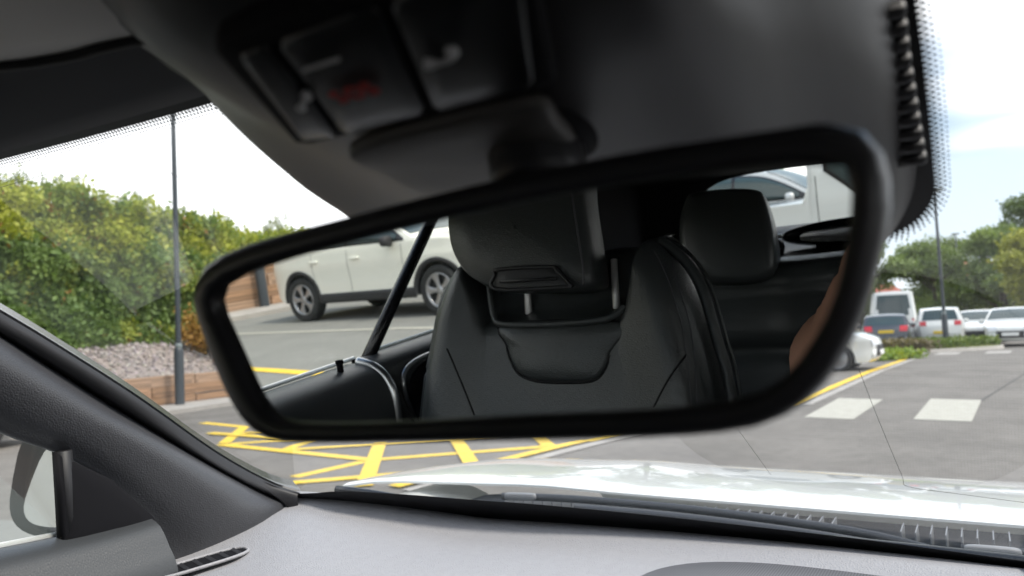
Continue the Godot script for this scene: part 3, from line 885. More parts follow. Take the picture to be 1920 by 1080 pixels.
func build_sides(car: Node3D) -> void:
	for side in [-1.0, 1.0]:
		var f := func(p: Array) -> Array: return p if side < 0 else flipx(p)
		# A-pillar
		var pl := group_node(car, "a_pillar", "grained black windscreen pillar trim with rubber edge" if side < 0 else "")
		var gl: Array = even([Vector3(-0.71, 1.53, -0.03), Vector3(-0.725, 1.475, -0.095)] + PILLAR_GLASS, 36)
		var ed: Array = even([Vector3(-0.73, 1.51, -0.03), Vector3(-0.745, 1.455, -0.105)] + PILLAR_EDGE + [PILLAR_EDGE[5] + Vector3(0.0, -0.05, -0.02)], 36)
		var dr: Array = even([Vector3(-0.74, 1.445, 0.05), Vector3(-0.745, 1.375, -0.07)] + PILLAR_DOOR + [Vector3(-0.750, 1.085, -0.385)], 36)
		var rows := []
		for i in 36:
			var e: Vector3 = ed[i]
			var q: Vector3 = dr[i]
			var t := i / 35.0
			var bow := Vector3(0.042, 0.014, 0.022) * (1.0 - 0.35 * t)
			rows.append(f.call(cat([e + Vector3(-0.012, -0.002, -0.004), e + Vector3(0.002, 0, 0.003), e.lerp(q, 0.14) + bow * 0.62, e.lerp(q, 0.38) + bow, e.lerp(q, 0.7) + bow * 0.72, e.lerp(q, 0.92) + bow * 0.28, q, q + Vector3(-0.03, 0.01, -0.01)], 4)))
		part(pl, "trim", Geo.new().grid(rows), M.trim)
		var seal := []
		for i in 36:
			var e: Vector3 = ed[i]
			var g: Vector3 = gl[i]
			seal.append(f.call(cat([g + Vector3(0, 0.0, -0.004), g + Vector3(0.004, -0.002, 0.006), g.lerp(e, 0.45) + Vector3(0.010, -0.004, 0.010), e + Vector3(0.004, 0, 0.004), e + Vector3(-0.008, 0, 0.0)], 3)))
		part(pl, "rubber_seal", Geo.new().grid(seal), M.rubber)
		var ext := []
		for i in 36:
			var g: Vector3 = gl[i]
			ext.append(f.call([g + Vector3(0.0, 0.002, -0.006), g + Vector3(-0.035, 0.012, -0.02), g + Vector3(-0.075, -0.01, -0.01), g + Vector3(-0.085, -0.045, 0.03)]))
		part(pl, "outer_post", Geo.new().grid(ext), M.gloss_black)
		# front door
		var dn := group_node(car, "front_door", "black door trim with lock pin and bright end strip" if side < 0 else "")
		rows = []
		for i in 29:
			var z := lerpf(-0.345, 0.800, i / 28.0)
			var y := lerpf(1.170, 1.208, clampf((z + 0.25) / 0.7, 0, 1))
			var dx := 0.030 * smoothstep(0.35, -0.30, z)
			var dy := 0.022 * smoothstep(0.35, -0.20, z)
			rows.append(f.call(cat([Vector3(-0.752, y - 0.05, z), Vector3(-0.752, y - 0.004, z), Vector3(-0.742, y + 0.002, z), Vector3(-0.715, y + 0.003 - dy * 0.5, z), Vector3(-0.685 - dx * 0.4, y - 0.008 - dy, z), Vector3(-0.664 - dx * 0.6, y - 0.035 - dy * 0.8, z), Vector3(-0.655 - dx * 0.8, y - 0.085 - dy * 0.5, z), Vector3(-0.665 - dx, y - 0.2, z), Vector3(-0.69, y - 0.45, z), Vector3(-0.70, 0.4, z)], 3)))
		part(dn, "trim_panel", Geo.new().grid(rows), M.door_trim)
		part(dn, "sill_strip", Geo.new().tube(f.call([Vector3(-0.754, 1.172, -0.26), Vector3(-0.754, 1.186, 0.0), Vector3(-0.754, 1.2125, 0.45), Vector3(-0.754, 1.2145, 0.83)]), 0.0042, 8), M.white_paint)
		part(dn, "end_strip", Geo.new().tube(f.call(cat([Vector3(-0.722, 1.2145, 0.800), Vector3(-0.692, 1.203, 0.806), Vector3(-0.668, 1.178, 0.808), Vector3(-0.658, 1.13, 0.808), Vector3(-0.668, 1.0, 0.808)], 6)), 0.0085, 10), M.satin_chrome)
		part(dn, "lock_pin", Geo.new().tube(f.call([Vector3(-0.71, 1.205, 0.742), Vector3(-0.71, 1.2215, 0.742), Vector3(-0.71, 1.224, 0.742), Vector3(-0.71, 1.229, 0.742)]), [0.0055, 0.0055, 0.007, 0.0065], 12), M.matte_black)
		part(dn, "pull_trim", Geo.new().tube(f.call(cat([Vector3(-0.652, 1.085, 0.63), Vector3(-0.650, 1.10, 0.68), Vector3(-0.650, 1.108, 0.73)], 5)), 0.003, 8), M.satin_chrome)
		var sail := [Vector3(-0.744, 1.268, -0.236), Vector3(-0.744, 1.22, -0.238), Vector3(-0.744, 1.166, -0.240), Vector3(-0.744, 1.15, -0.30), Vector3(-0.744, 1.11, -0.378), Vector3(-0.744, 1.17, -0.35), Vector3(-0.744, 1.225, -0.30)]
		part(dn, "mirror_sail", Geo.new().pillow(f.call(sail), Vector3(-side, 0, 0), 0.012, 0.005, 0.002), M.matte_black)
		part(dn, "window_channel", Geo.new().tube(f.call([Vector3(-0.738, 1.268, -0.246), Vector3(-0.740, 1.17, -0.250)]), 0.0085, 10), M.rubber)
		part(dn, "window", Geo.new().grid([f.call([Vector3(-0.752, 1.16, -0.26), Vector3(-0.752, 1.19, 0.84)]), f.call([Vector3(-0.715, 1.49, 0.02), Vector3(-0.715, 1.49, 1.09)])]), M.side_glass)
		# rear quarter
		var rq := group_node(car, "rear_side_panel", "black rear side trim with bright ringed recess" if side < 0 else "")
		rows = []
		for i in 15:
			var z := lerpf(0.818, 1.78, i / 14.0)
			var y := 1.212
			rows.append(f.call(cat([Vector3(-0.752, y - 0.05, z), Vector3(-0.750, y - 0.002, z), Vector3(-0.742, y + 0.003, z), Vector3(-0.722, y + 0.002, z), Vector3(-0.700, y - 0.010, z), Vector3(-0.690, y - 0.035, z), Vector3(-0.688, y - 0.085, z), Vector3(-0.69, y - 0.2, z), Vector3(-0.70, 0.4, z)], 3)))
		part(rq, "trim_panel", Geo.new().grid(rows), M.door_trim)
		part(rq, "sill_strip", Geo.new().tube(f.call([Vector3(-0.754, 1.216, 0.86), Vector3(-0.754, 1.220, 1.7)]), 0.0042, 8), M.white_paint)
		var rc := cat([Vector3(-0.688, 1.05, 0.905), Vector3(-0.686, 1.0987, 0.887), Vector3(-0.686, 1.1311, 0.876), Vector3(-0.686, 1.160, 0.874), Vector3(-0.688, 1.178, 0.888), Vector3(-0.690, 1.188, 0.93), Vector3(-0.690, 1.190, 1.0), Vector3(-0.690, 1.186, 1.08), Vector3(-0.688, 1.15, 1.14)], 5)
		part(rq, "recess_ring", Geo.new().tube(f.call(rc), 0.0048, 10), M.satin_chrome)
		var hole := []
		for k in 24:
			var a := TAU * k / 24
			hole.append(Vector3(-0.6885, 1.10 + 0.082 * signf(sin(a)) * pow(absf(sin(a)), 0.6), 1.01 + 0.125 * signf(cos(a)) * pow(absf(cos(a)), 0.6)))
		part(rq, "recess", Geo.new().pillow(f.call(hole), Vector3(-side, 0, 0), 0.004, 0.001, 0.0), M.matte_black)
		part(rq, "armrest", Geo.new().tube(f.call(cat([Vector3(-0.675, 1.02, 0.93), Vector3(-0.672, 1.11, 0.945), Vector3(-0.675, 1.16, 1.0), Vector3(-0.68, 1.17, 1.1)], 5)), 0.017, 12), M.satin_black)
		part(rq, "window", Geo.new().grid([f.call([Vector3(-0.752, 1.19, 0.86), Vector3(-0.752, 1.2, 1.72)]), f.call([Vector3(-0.715, 1.49, 1.11), Vector3(-0.712, 1.46, 1.72)])]), M.side_glass)
		part(rq, "window_bar", Geo.new().tube(f.call([Vector3(-0.742, 1.195, 0.838), Vector3(-0.728, 1.3153, 0.9508), Vector3(-0.716, 1.4339, 1.067), Vector3(-0.712, 1.49, 1.12)]), 0.0125, 10), M.gloss_black)
		# roof rail and rear pillar
		part(car, "roof_rail", Geo.new().tube(f.call(cat([Vector3(-0.715, 1.50, -0.02), Vector3(-0.712, 1.515, 0.3), Vector3(-0.708, 1.515, 1.0), Vector3(-0.70, 1.49, 1.6), Vector3(-0.69, 1.40, 1.95), Vector3(-0.68, 1.3, 2.15)], 5)), 0.036, 12), M.headliner)
		var cp := [Vector3(-0.705, 1.52, 1.60), Vector3(-0.705, 1.19, 1.70), Vector3(-0.68, 1.19, 2.25), Vector3(-0.66, 1.50, 2.2)]
		part(car, "rear_pillar", Geo.new().pillow(f.call(cp), Vector3(-side, 0, 0), 0.05, 0.02, 0.01), M.headliner)
		# outer body side
		rows = []
		for i in 27:
			var z := lerpf(-1.1, 2.55, i / 26.0)
			var e := pow(absf((z - 0.7) / 1.9), 4.0) * 0.06
			var fall := smoothstep(-0.36, -0.62, z)
			rows.append(f.call(cat([Vector3(-0.756, 1.165 + 0.03 * smoothstep(-0.1, 0.4, z) - 0.14 * fall, z), Vector3(-0.80 + e, 1.16 - 0.12 * fall, z), Vector3(-0.875 + e, 1.12 - 0.06 * fall, z), Vector3(-0.925 + e, 1.05, z), Vector3(-0.935 + e, 0.98, z), Vector3(-0.922 + e, 0.93, z), Vector3(-0.935 + e, 0.80, z), Vector3(-0.93 + e, 0.68, z), Vector3(-0.955 + e, 0.60, z), Vector3(-0.93 + e, 0.42, z), Vector3(-0.86 + e, 0.34, z)], 2)))
		part(car, "body_side", Geo.new().grid(rows), M.white_paint)
		# door mirror
		var wm := group_node(car, "wing_mirror", "black wing mirror whose glass shows the white side of the car" if side < 0 else "")
		var wc := Vector3(-1.03, 1.182, -0.43)
		var fb := Basis(Vector3.UP, deg_to_rad(12.0))
		var fg := Basis(Vector3.UP, deg_to_rad(36.0)) * Basis(Vector3.RIGHT, deg_to_rad(3.0))
		var ring := []
		var ring2 := []
		var gls := []
		var bk := []
		var bk2 := []
		for k in 40:
			var a := TAU * k / 40
			var ca := signf(cos(a)) * pow(absf(cos(a)), 0.55)
			var sa := signf(sin(a)) * pow(absf(sin(a)), 0.55)
			var sk := Vector3(0.032 * sa, 0, 0)
			ring.append(wc + fb * (Vector3((0.165 if ca < 0 else 0.125) * ca, 0.095 * sa, 0.0) + sk * 0.8))
			ring2.append(wc + fb * (Vector3(0.122 * ca, 0.080 * sa, 0.006) + sk))
			gls.append(wc + fb * Vector3(0, 0, -0.03) + fg * (Vector3(0.112 * ca, 0.078 * sa, 0.0) + sk))
			bk.append(wc + fb * (Vector3((0.162 if ca < 0 else 0.120) * ca, 0.090 * sa, -0.045) + sk * 0.6))
			bk2.append(wc + fb * (Vector3(0.10 * ca, 0.06 * sa, -0.09) + sk))
		part(wm, "bezel", Geo.new().grid([f.call(gls), f.call(ring2), f.call(ring), f.call(bk)], true), M.satin_black)
		var hc := []
		for k in 40:
			hc.append(bk2[k].lerp(bk[k], 0.15))
		part(wm, "housing", Geo.new().grid([f.call(bk), f.call(moved(hc, fb * Vector3(0, 0, 0.02))), f.call(bk2)], true).fan(f.call(bk2)), M.white_paint)
		part(wm, "mirror_glass", Geo.new().soft(false).fan(f.call(gls)), M.mirror)
		part(wm, "foot", Geo.new().tube(f.call(cat([Vector3(-0.79, 1.13, -0.33), Vector3(-0.86, 1.115, -0.36), Vector3(-0.96, 1.09, -0.41), Vector3(-1.08, 1.085, -0.43)], 4)), 0.032, 12, true, 0.6), M.gloss_black)

func build_cabin(car: Node3D) -> void:
	# roof lining, header, sun visors
	var rows := []
	for p in [[-0.035, 1.546], [0.03, 1.556], [0.15, 1.565], [0.4, 1.585], [0.8, 1.595], [1.2, 1.59], [1.6, 1.565], [1.9, 1.535], [2.1, 1.505], [2.2, 1.482]]:
		var row := []
		for j in 25:
			var u := lerpf(-1, 1, j / 24.0)
			row.append(Vector3(u * 0.70, p[1] - 0.035 * pow(absf(u), 5.0), p[0]))
		rows.append(row)
	part(car, "roof_lining", Geo.new().shell(rows, Vector3(0, 0.03, 0)), M.headliner)
	rows = []
	for p in [[1.0, -0.004], [1.005, 0.010], [1.02, 0.016], [1.05, 0.014], [1.09, 0.012]]:
		var row := []
		for j in 33:
			var u := lerpf(-1, 1, j / 32.0)
			row.append(ws(u * 0.71, p[0], p[1]) + Vector3(0, 0, 0.02 * (p[0] - 1.0) * 20.0))
		rows.append(row)
	part(car, "header_trim", Geo.new().shell(rows, Vector3(0, 0.02, 0)), M.header)
	for side in [-1.0, 1.0]:
		var v := group_node(car, "sun_visor", "grey sun visor folded up with a stitched rim" if side < 0 else "")
		var loop := [Vector3(-0.105, 1.54, 0.012), Vector3(-0.164, 1.54, 0.006), Vector3(-0.20, 1.54, 0.013), Vector3(-0.24, 1.54, 0.027), Vector3(-0.40, 1.54, 0.07), Vector3(-0.60, 1.54, 0.115), Vector3(-0.64, 1.54, 0.15), Vector3(-0.62, 1.54, 0.25), Vector3(-0.4, 1.545, 0.25), Vector3(-0.15, 1.545, 0.19), Vector3(-0.105, 1.545, 0.16)]
		var lp := cat(loop, 5, true)
		part(v, "board", Geo.new().pillow(lp if side < 0 else flipx(lp), Vector3.DOWN, 0.024, 0.010, 0.002), M.visor)
		var c := Vector3(-0.37, 1.54, 0.13)
		var rim := []
		for p in lp:
			rim.append(Vector3(p.x, 1.5155, p.z) + (Vector3(c.x, 1.5155, c.z) - Vector3(p.x, 1.5155, p.z)).normalized() * 0.021)
		rim.append(rim[0])
		part(v, "rim_seam", Geo.new().tube(rim if side < 0 else flipx(rim), 0.0032, 6, false), M.seam)
		part(v, "hinge", Geo.new().rbox(Vector3(0.40 * side, 1.530, 0.012), Vector3(0.06, 0.022, 0.03), Basis.IDENTITY, 0.5), M.satin_black)
	# floor, firewall, bulkhead, rear shelf
	part(car, "floor", Geo.new().box(Vector3(0, 0.36, 0.85), Vector3(1.72, 0.06, 3.4)), M.carpet)
	part(car, "firewall", Geo.new().box(Vector3(0, 0.72, -0.80), Vector3(1.70, 0.64, 0.05)), M.carpet)
	part(car, "rear_bulkhead", Geo.new().box(Vector3(0, 0.82, 2.28), Vector3(1.66, 0.92, 0.05)), M.carpet)
	rows = []
	for p in [[1.80, 1.20], [1.84, 1.232], [1.90, 1.240], [2.05, 1.246], [2.12, 1.275], [2.17, 1.296], [2.20, 1.309], [2.24, 1.309]]:
		var row := []
		for j in 17:
			var u := lerpf(-1, 1, j / 16.0)
			row.append(Vector3(u * 0.69, p[1] - 0.01 * u * u, p[0]))
		rows.append(row)
	var sh := group_node(car, "rear_shelf")
	part(sh, "panel", Geo.new().shell(rows, Vector3(0, -0.02, 0)), M.satin_black)
	part(sh, "ridge", Geo.new().rbox(Vector3(-0.34, 1.262, 1.965), Vector3(0.36, 0.06, 0.06), Basis.IDENTITY, 0.4), M.satin_black)
	part(sh, "bright_edge", Geo.new().tube([Vector3(-0.52, 1.288, 1.955), Vector3(-0.20, 1.294, 1.950), Vector3(-0.165, 1.294, 1.952)], 0.006, 8), M.satin_chrome)
	var pod := []
	for k in 40:
		var a := TAU * k / 40
		pod.append(Vector3(0.05 + 0.23 * cos(a), 1.280 + 0.038 * sin(a), 2.06))
	part(sh, "speaker_pod", Geo.new().pillow(pod, Vector3(0, 0.25, -1).normalized(), 0.05, 0.03, 0.01), M.gloss_black)
	var msh := []
	for k in 40:
		var a := TAU * k / 40
		msh.append(Vector3(0.03 + 0.150 * cos(a), 1.279 + 0.014 * sin(a), 1.970 + 0.044 * sin(a)))
	part(sh, "speaker_mesh", Geo.new().pillow(msh, Vector3(0, 0.953, -0.303).normalized(), 0.010, 0.004, 0.004), M.speaker_mesh)
	# rear window and the dark surround above it
	part(car, "rear_window", Geo.new().grid([[Vector3(-0.66, 1.29, 2.245), Vector3(0.66, 1.29, 2.245)], [Vector3(-0.60, 1.50, 2.19), Vector3(0.60, 1.50, 2.19)]]), M.side_glass)
	var sur := [[], []]
	for k in 31:
		var u := lerpf(-1, 1, k / 30.0)
		sur[0].append(Vector3(u * 0.66, 1.52, 2.185))
		sur[1].append(Vector3(u * 0.47, 1.482 - 0.055 * pow(absf(u), 6.0) - 0.12 * pow(absf(u), 20.0), 2.195))
	for s in [-1.0, 1.0]:
		var ps := [[], []]
		for k in 9:
			ps[0].append(Vector3(s * 0.70, lerpf(1.52, 1.28, k / 8.0), 2.18))
			ps[1].append(Vector3(s * (0.455 - 0.035 * (k / 8.0)), lerpf(1.44, 1.29, k / 8.0), 2.196))
		part(car, "rear_window_surround", Geo.new().shell(ps, Vector3(0, 0, 0.02)), M.headliner)
	part(car, "rear_window_surround", Geo.new().shell(sur, Vector3(0, 0, 0.02)), M.headliner)

func seat_half(y: float) -> float:   # half width of the front backrest
	return lerp_list([[0.5, 0.24], [1.0, 0.262], [1.1497, 0.248], [1.2139, 0.2342], [1.2802, 0.2169], [1.3186, 0.1994], [1.3551, 0.1733], [1.3667, 0.1576]], y)

const SEAT_X := -0.365
func seat_front(u: float) -> float:   # bolsters stand forward, edges roll back
	return lerp_list([[0.0, 0.0], [0.2, 0.0], [0.5, -0.004], [0.68, -0.020], [0.82, -0.029], [0.92, -0.018], [0.975, 0.010], [1.0, 0.05]], absf(u))

func seat_pt(x: float, y: float, off := 0.0) -> Vector3:
	var z := 0.84 + 0.25 * (y - 1.25)
	return Vector3(x, y, z + seat_front((x - SEAT_X) / seat_half(y)) + off)

func build_seats(car: Node3D) -> void:
	var fs := group_node(car, "front_seat", "black leather front seat with headrest on chrome posts")
	# one skin for the whole backrest: bolsters and shoulders, with the notch for the headrest posts sunk between them
	var rows := []
	for q in [[0.45, 0.0], [0.6, 0.0], [0.75, 0.0], [0.9, 0.0], [1.0, 0.0], [1.06, 0.0], [1.1, 0.0], [1.13, 0.0], [1.16, 0.0], [1.19, 0.0], [1.22, 0.0], [1.24, 0.0], [1.251, 0.002], [1.256, 0.008], [1.259, 0.018], [1.266, 0.040], [1.273, 0.056], [1.285, 0.062], [1.31, 0.065], [1.33, 0.066], [1.345, 0.068], [1.355, 0.070], [1.362, 0.074], [1.3667, 0.085]]:
		var y: float = q[0]
		var sunk: float = q[1]
		var z := 0.84 + 0.25 * (y - 1.25)
		var hw := seat_half(y)
		var inner: float = lerp_list([[1.23, 0.112], [1.255, 0.117], [1.30, 0.130], [1.34, 0.143], [1.3667, 0.1540]], y)
		var tip := smoothstep(1.335, 1.3667, y)
		var roll := minf(sunk, 0.11)
		var flat := 1.0 - clampf(sunk / 0.02, 0.0, 1.0)
		var half := []
		for c in [0.0, 0.45, 0.9, 0.985]:
			half.append(Vector3(c * inner, y - (0.0 if y < 1.34 else 0.012 * tip), z + sunk * (0.9 + 0.1 * c) + seat_front(c * inner / hw) * flat))
		half.append(Vector3(inner, y, z + roll * 0.55 + seat_front(inner / hw) * flat))
		half.append(Vector3(inner + (hw - inner) * 0.02, y, z + roll * 0.16 + seat_front((inner + (hw - inner) * 0.02) / hw)))
		for c in [0.07, 0.16, 0.28, 0.42, 0.56, 0.70, 0.82, 0.90, 0.96, 0.99, 1.0]:
			var x := lerpf(inner, hw, c)
			half.append(Vector3(x, y, z + seat_front(x / hw) + 0.02 * tip * absf(c - 0.5)))
		half.append(Vector3(hw, y, z + 0.10))
		half.append(Vector3(hw - 0.012, y, z + 0.17))
		var row := []
		for k in range(half.size() - 1, 0, -1):
			row.append(Vector3(SEAT_X - half[k].x, half[k].y, half[k].z))
		for v in half:
			row.append(Vector3(SEAT_X + v.x, v.y, v.z))
		rows.append(row)
	rows.append(moved(rows[-1], Vector3(0, -0.004, 0.05)))
	part(fs, "backrest", Geo.new().grid(rows), M.leather)
	for s in [-1.0, 1.0]:
		# bright-edged outer shell of the backrest
		var shl := []
		for p in [[0.6, 0.26], [1.0, 0.272], [1.15, 0.260], [1.21, 0.247], [1.28, 0.230], [1.32, 0.211], [1.35, 0.184], [1.362, 0.164]]:
			shl.append(Vector3(SEAT_X + s * p[1], p[0], 0.885 + 0.25 * (p[0] - 1.25)))
		part(fs, "back_shell_edge", Geo.new().tube(cat(shl, 4), 0.0085, 8), M.leather)
		part(fs, "piping", Geo.new().tube(cat(moved(shl, Vector3(s * 0.010, 0.002, 0.012)), 4), 0.0030, 6), M.leather)
	# rolled lip of the notch, centre pad
	part(fs, "lip", Geo.new().tube(cat([Vector3(-0.478, 1.345, 0.868), Vector3(-0.470, 1.30, 0.852), Vector3(-0.462, 1.270, 0.842), Vector3(-0.448, 1.2605, 0.835), Vector3(-0.41, 1.257, 0.832), Vector3(-0.35, 1.2555, 0.831), Vector3(-0.29, 1.257, 0.832), Vector3(-0.258, 1.2615, 0.835), Vector3(-0.240, 1.275, 0.842)], 5), 0.0055, 10), M.leather)
	var ins := cat(SEAT_INSERT, 4, true)
	part(fs, "centre_pad", Geo.new().pillow(moved(ins, Vector3(0, 0.0, 0.016)), Vector3(0, 0.24, -0.97), 0.010, 0.007, 0.004), M.leather)
	part(fs, "pad_gap", Geo.new().tube(moved(ins, Vector3(0, 0, 0.012)) + [ins[0] + Vector3(0, 0, 0.012)], 0.0032, 6, false), M.seam)
	for sm in [SEAT_SEAM_LEFT, SEAT_SEAM_RIGHT]:
		var path := []
		for p in cat(sm, 6):
			path.append(seat_pt(p.x, p.y, -0.0002))
		part(fs, "seam", Geo.new().tube(path, 0.0014, 5), M.seam)
	# double stitching down the outer edge
	var places := []
	for dx in [-0.0035, 0.0035]:
		for p in even(SEAT_STITCH, 70):
			var a := seat_pt(p.x + dx, p.y, -0.0008)
			places.append(Transform3D(Basis(Vector3.FORWARD, -0.25), a))
	var sti := scatter(fs, "stitching", Geo.new().box(Vector3.ZERO, Vector3(0.0010, 0.0034, 0.0010)).done(), M.stitch, places, [])
	sti.set_meta("kind", "stuff")
	for p in [POST_A, POST_B]:
		part(fs, "headrest_post", Geo.new().tube([p[1] + Vector3(0, -0.02, -0.005), p[1].lerp(p[0], 2.2 if p == POST_A else 1.02)], 0.0058, 14), M.post_chrome)
	var face := cat(HEADREST_FACE, 4, true)
	var fwd := Vector3(0, 0.24, -0.97)
	var mid := Vector3.ZERO
	for p in face:
		mid += p / face.size()
	var rings := []
	for q in [[0.02, -0.112], [0.55, -0.112], [0.76, -0.108], [0.87, -0.098], [0.94, -0.080], [0.98, -0.056], [0.998, -0.032], [0.995, -0.014], [0.978, -0.003], [0.94, 0.003], [0.6, 0.008], [0.02, 0.011]]:
		var ring := []
		for p in face:
			ring.append(mid + (p - mid) * q[0] + fwd * q[1])
		rings.append(ring)
	part(fs, "headrest", Geo.new().grid(rings, true), M.leather)
	part(fs, "headrest_recess_frame", Geo.new().tube(cat(HEADREST_RECESS, 4, true) + [HEADREST_RECESS[0]], 0.0032, 6, false), M.satin_black)
	part(fs, "headrest_recess", Geo.new().pillow(moved(HEADREST_RECESS, Vector3(0, 0, 0.004)), fwd, 0.003, 0.001, 0.0), M.satin_black)
	part(fs, "headrest_recess_bar", Geo.new().tube([HEADREST_RECESS[0].lerp(HEADREST_RECESS[6], 0.5) + Vector3(0.01, 0, -0.003), HEADREST_RECESS[3].lerp(HEADREST_RECESS[4], 0.5) + Vector3(-0.01, 0, -0.003)], 0.0026, 6), M.satin_black)
	var edge := []
	for p in [HEADREST_FACE[8], HEADREST_FACE[9], HEADREST_FACE[10], HEADREST_FACE[11], HEADREST_FACE[12]]:
		edge.append(p + fwd * 0.004 + Vector3(-0.014, 0, 0))
	part(fs, "headrest_seam", Geo.new().tube(cat(edge, 5), 0.0016, 6), M.stitch)
	rows = []
	for p in [[0.86, 0.66], [0.6, 0.70], [0.42, 0.71], [0.33, 0.68], [0.31, 0.60], [0.34, 0.45]]:
		var row := []
		for j in 13:
			var u := lerpf(-1, 1, j / 12.0)
			row.append(Vector3(SEAT_X + u * 0.26, p[1] + 0.03 * pow(absf(u), 3.0) - 0.12 * pow(absf(u), 14.0), p[0] - 0.1))
		rows.append(row)
	part(fs, "seat_cushion", Geo.new().grid(rows), M.leather)
	# the driver's seat is the same seat on the other side, further back
	var ds := fs.duplicate()
	ds.name = "front_seat_001"
	ds.set_meta("label", "black leather driver seat behind the camera")
	car.add_child(ds)
	ds.position = Vector3(-2.0 * SEAT_X + 0.06, -0.05, 0.10)
	# rear bench
	var rs := group_node(car, "rear_seat", "black leather rear seat with broad headrest")
	rows = []
	for p in [[0.5, -0.03], [0.8, -0.01], [1.0, -0.022], [1.035, -0.018], [1.046, 0.004], [1.057, -0.016], [1.1, -0.024], [1.165, -0.020], [1.18, -0.002], [1.195, -0.018], [1.225, -0.01], [1.245, 0.02], [1.25, 0.10], [1.24, 0.17]]:
		var row := []
		for j in 41:
			var u := lerpf(-1, 1, j / 40.0)
			var a := absf(absf(u) - 0.48)
			var g := 0.02 * exp(-pow(u / 0.05, 2)) - 0.015 * exp(-pow((a - 0.33) / 0.07, 2))
			row.append(Vector3(u * 0.665, p[0], 1.69 + 0.3 * (p[0] - 1.25) + p[1] + g))
		rows.append(row)
	part(rs, "backrest", Geo.new().grid(rows), M.leather)
	rows = []
	for p in [[1.66, 0.72], [1.4, 0.75], [1.2, 0.76], [1.12, 0.73], [1.1, 0.65], [1.13, 0.45]]:
		var row := []
		for j in 21:
			var u := lerpf(-1, 1, j / 20.0)
			row.append(Vector3(u * 0.665, p[1] - 0.03 * exp(-pow(u / 0.1, 2)), p[0]))
		rows.append(row)
	part(rs, "cushion", Geo.new().grid(rows), M.leather)
	var rh := cat(REAR_HEADREST, 4, true)
	var rf := Vector3(0, 0.287, -0.958)
	for s in [1.0, -1.0]:
		var lp := moved(rh, -rf * 0.085)
		part(rs, "headrest", Geo.new().pillow(lp if s > 0 else flipx(lp), rf, 0.085, 0.02, 0.008), M.leather)
		part(rs, "headrest_post", Geo.new().tube([Vector3(-0.26 * s, 1.15, 1.71), Vector3(-0.26 * s, 1.26, 1.74)], 0.007, 10), M.satin_chrome)
# ---------------------------------------------------------------- the car park
func ground_y(x: float, z: float) -> float:   # level road; the bays beside the bank lie a little higher
	return 0.36 * smoothstep(-1.5, -8.5, x) * smoothstep(-6.0, -1.0, z) - 0.016 * clampf(-z - 17.0, 0.0, 60.0)

const BANK_AT := Vector2(-7.55, -16.25)
const BANK_DIR := Vector2(0.379, -0.926)
const BANK_OUT := Vector2(-0.926, -0.379)
func bank(t: float, d: float, h: float) -> Vector3:   # t along the bank, d outwards from the face of its wall
	var p := BANK_AT + BANK_DIR * t + BANK_OUT * d
	return Vector3(p.x, ground_y(p.x, p.y) + h, p.y)

func structure(called: String, g: Geo, m: Material) -> MeshInstance3D:
	var o := part(self, called, g, m)
	o.set_meta("kind", "structure")
	return o

func build_ground() -> void:
	var c := []
	for v in [-900.0, -400.0, -200.0, -120.0, -80.0, -60.0, -45.0, -36.0, -30.0]:
		c.append(v)
	var k := -27.0
	while k < 27.5:
		c.append(k)
		k += 0.75
	for v in [30.0, 36.0, 45.0, 60.0, 80.0, 120.0, 200.0, 400.0, 900.0]:
		c.append(v)
	var rows := []
	for z in c:
		var row := []
		for x in c:
			row.append(Vector3(x, ground_y(x, z), z))
		rows.append(row)
	structure("road", Geo.new().grid(rows), M.asphalt)
	# parking bays between the road and the bank, paler surface
	rows = []
	for i in 50:
		var row := []
		for j in 22:
			row.append(bank(lerpf(-66, -8.0, i / 49.0), lerpf(-14.6, -0.9, j / 21.0), 0.005))
		rows.append(row)
	structure("parking_bays", Geo.new().grid(rows), M.bay_asphalt)

# a painted stripe along a line on the ground
func stripe(a: Vector2, b: Vector2, w: float, h: float, g: Geo) -> void:
	var n := maxi(2, int(a.distance_to(b) / 0.4) + 1)
	var s := (b - a).normalized().orthogonal() * w / 2
	var rows := [[], []]
	for i in n:
		var p := a.lerp(b, float(i) / (n - 1))
		rows[0].append(Vector3(p.x + s.x, ground_y(p.x + s.x, p.y + s.y) + h, p.y + s.y))
		rows[1].append(Vector3(p.x - s.x, ground_y(p.x - s.x, p.y - s.y) + h, p.y - s.y))
	g.grid(rows)

func flat_poly(pts: Array, h: float, g: Geo) -> void:
	var loop := []
	for p in pts:
		loop.append(Vector3(p.x, ground_y(p.x, p.y) + h, p.y))
	g.soft(false).fan(loop)

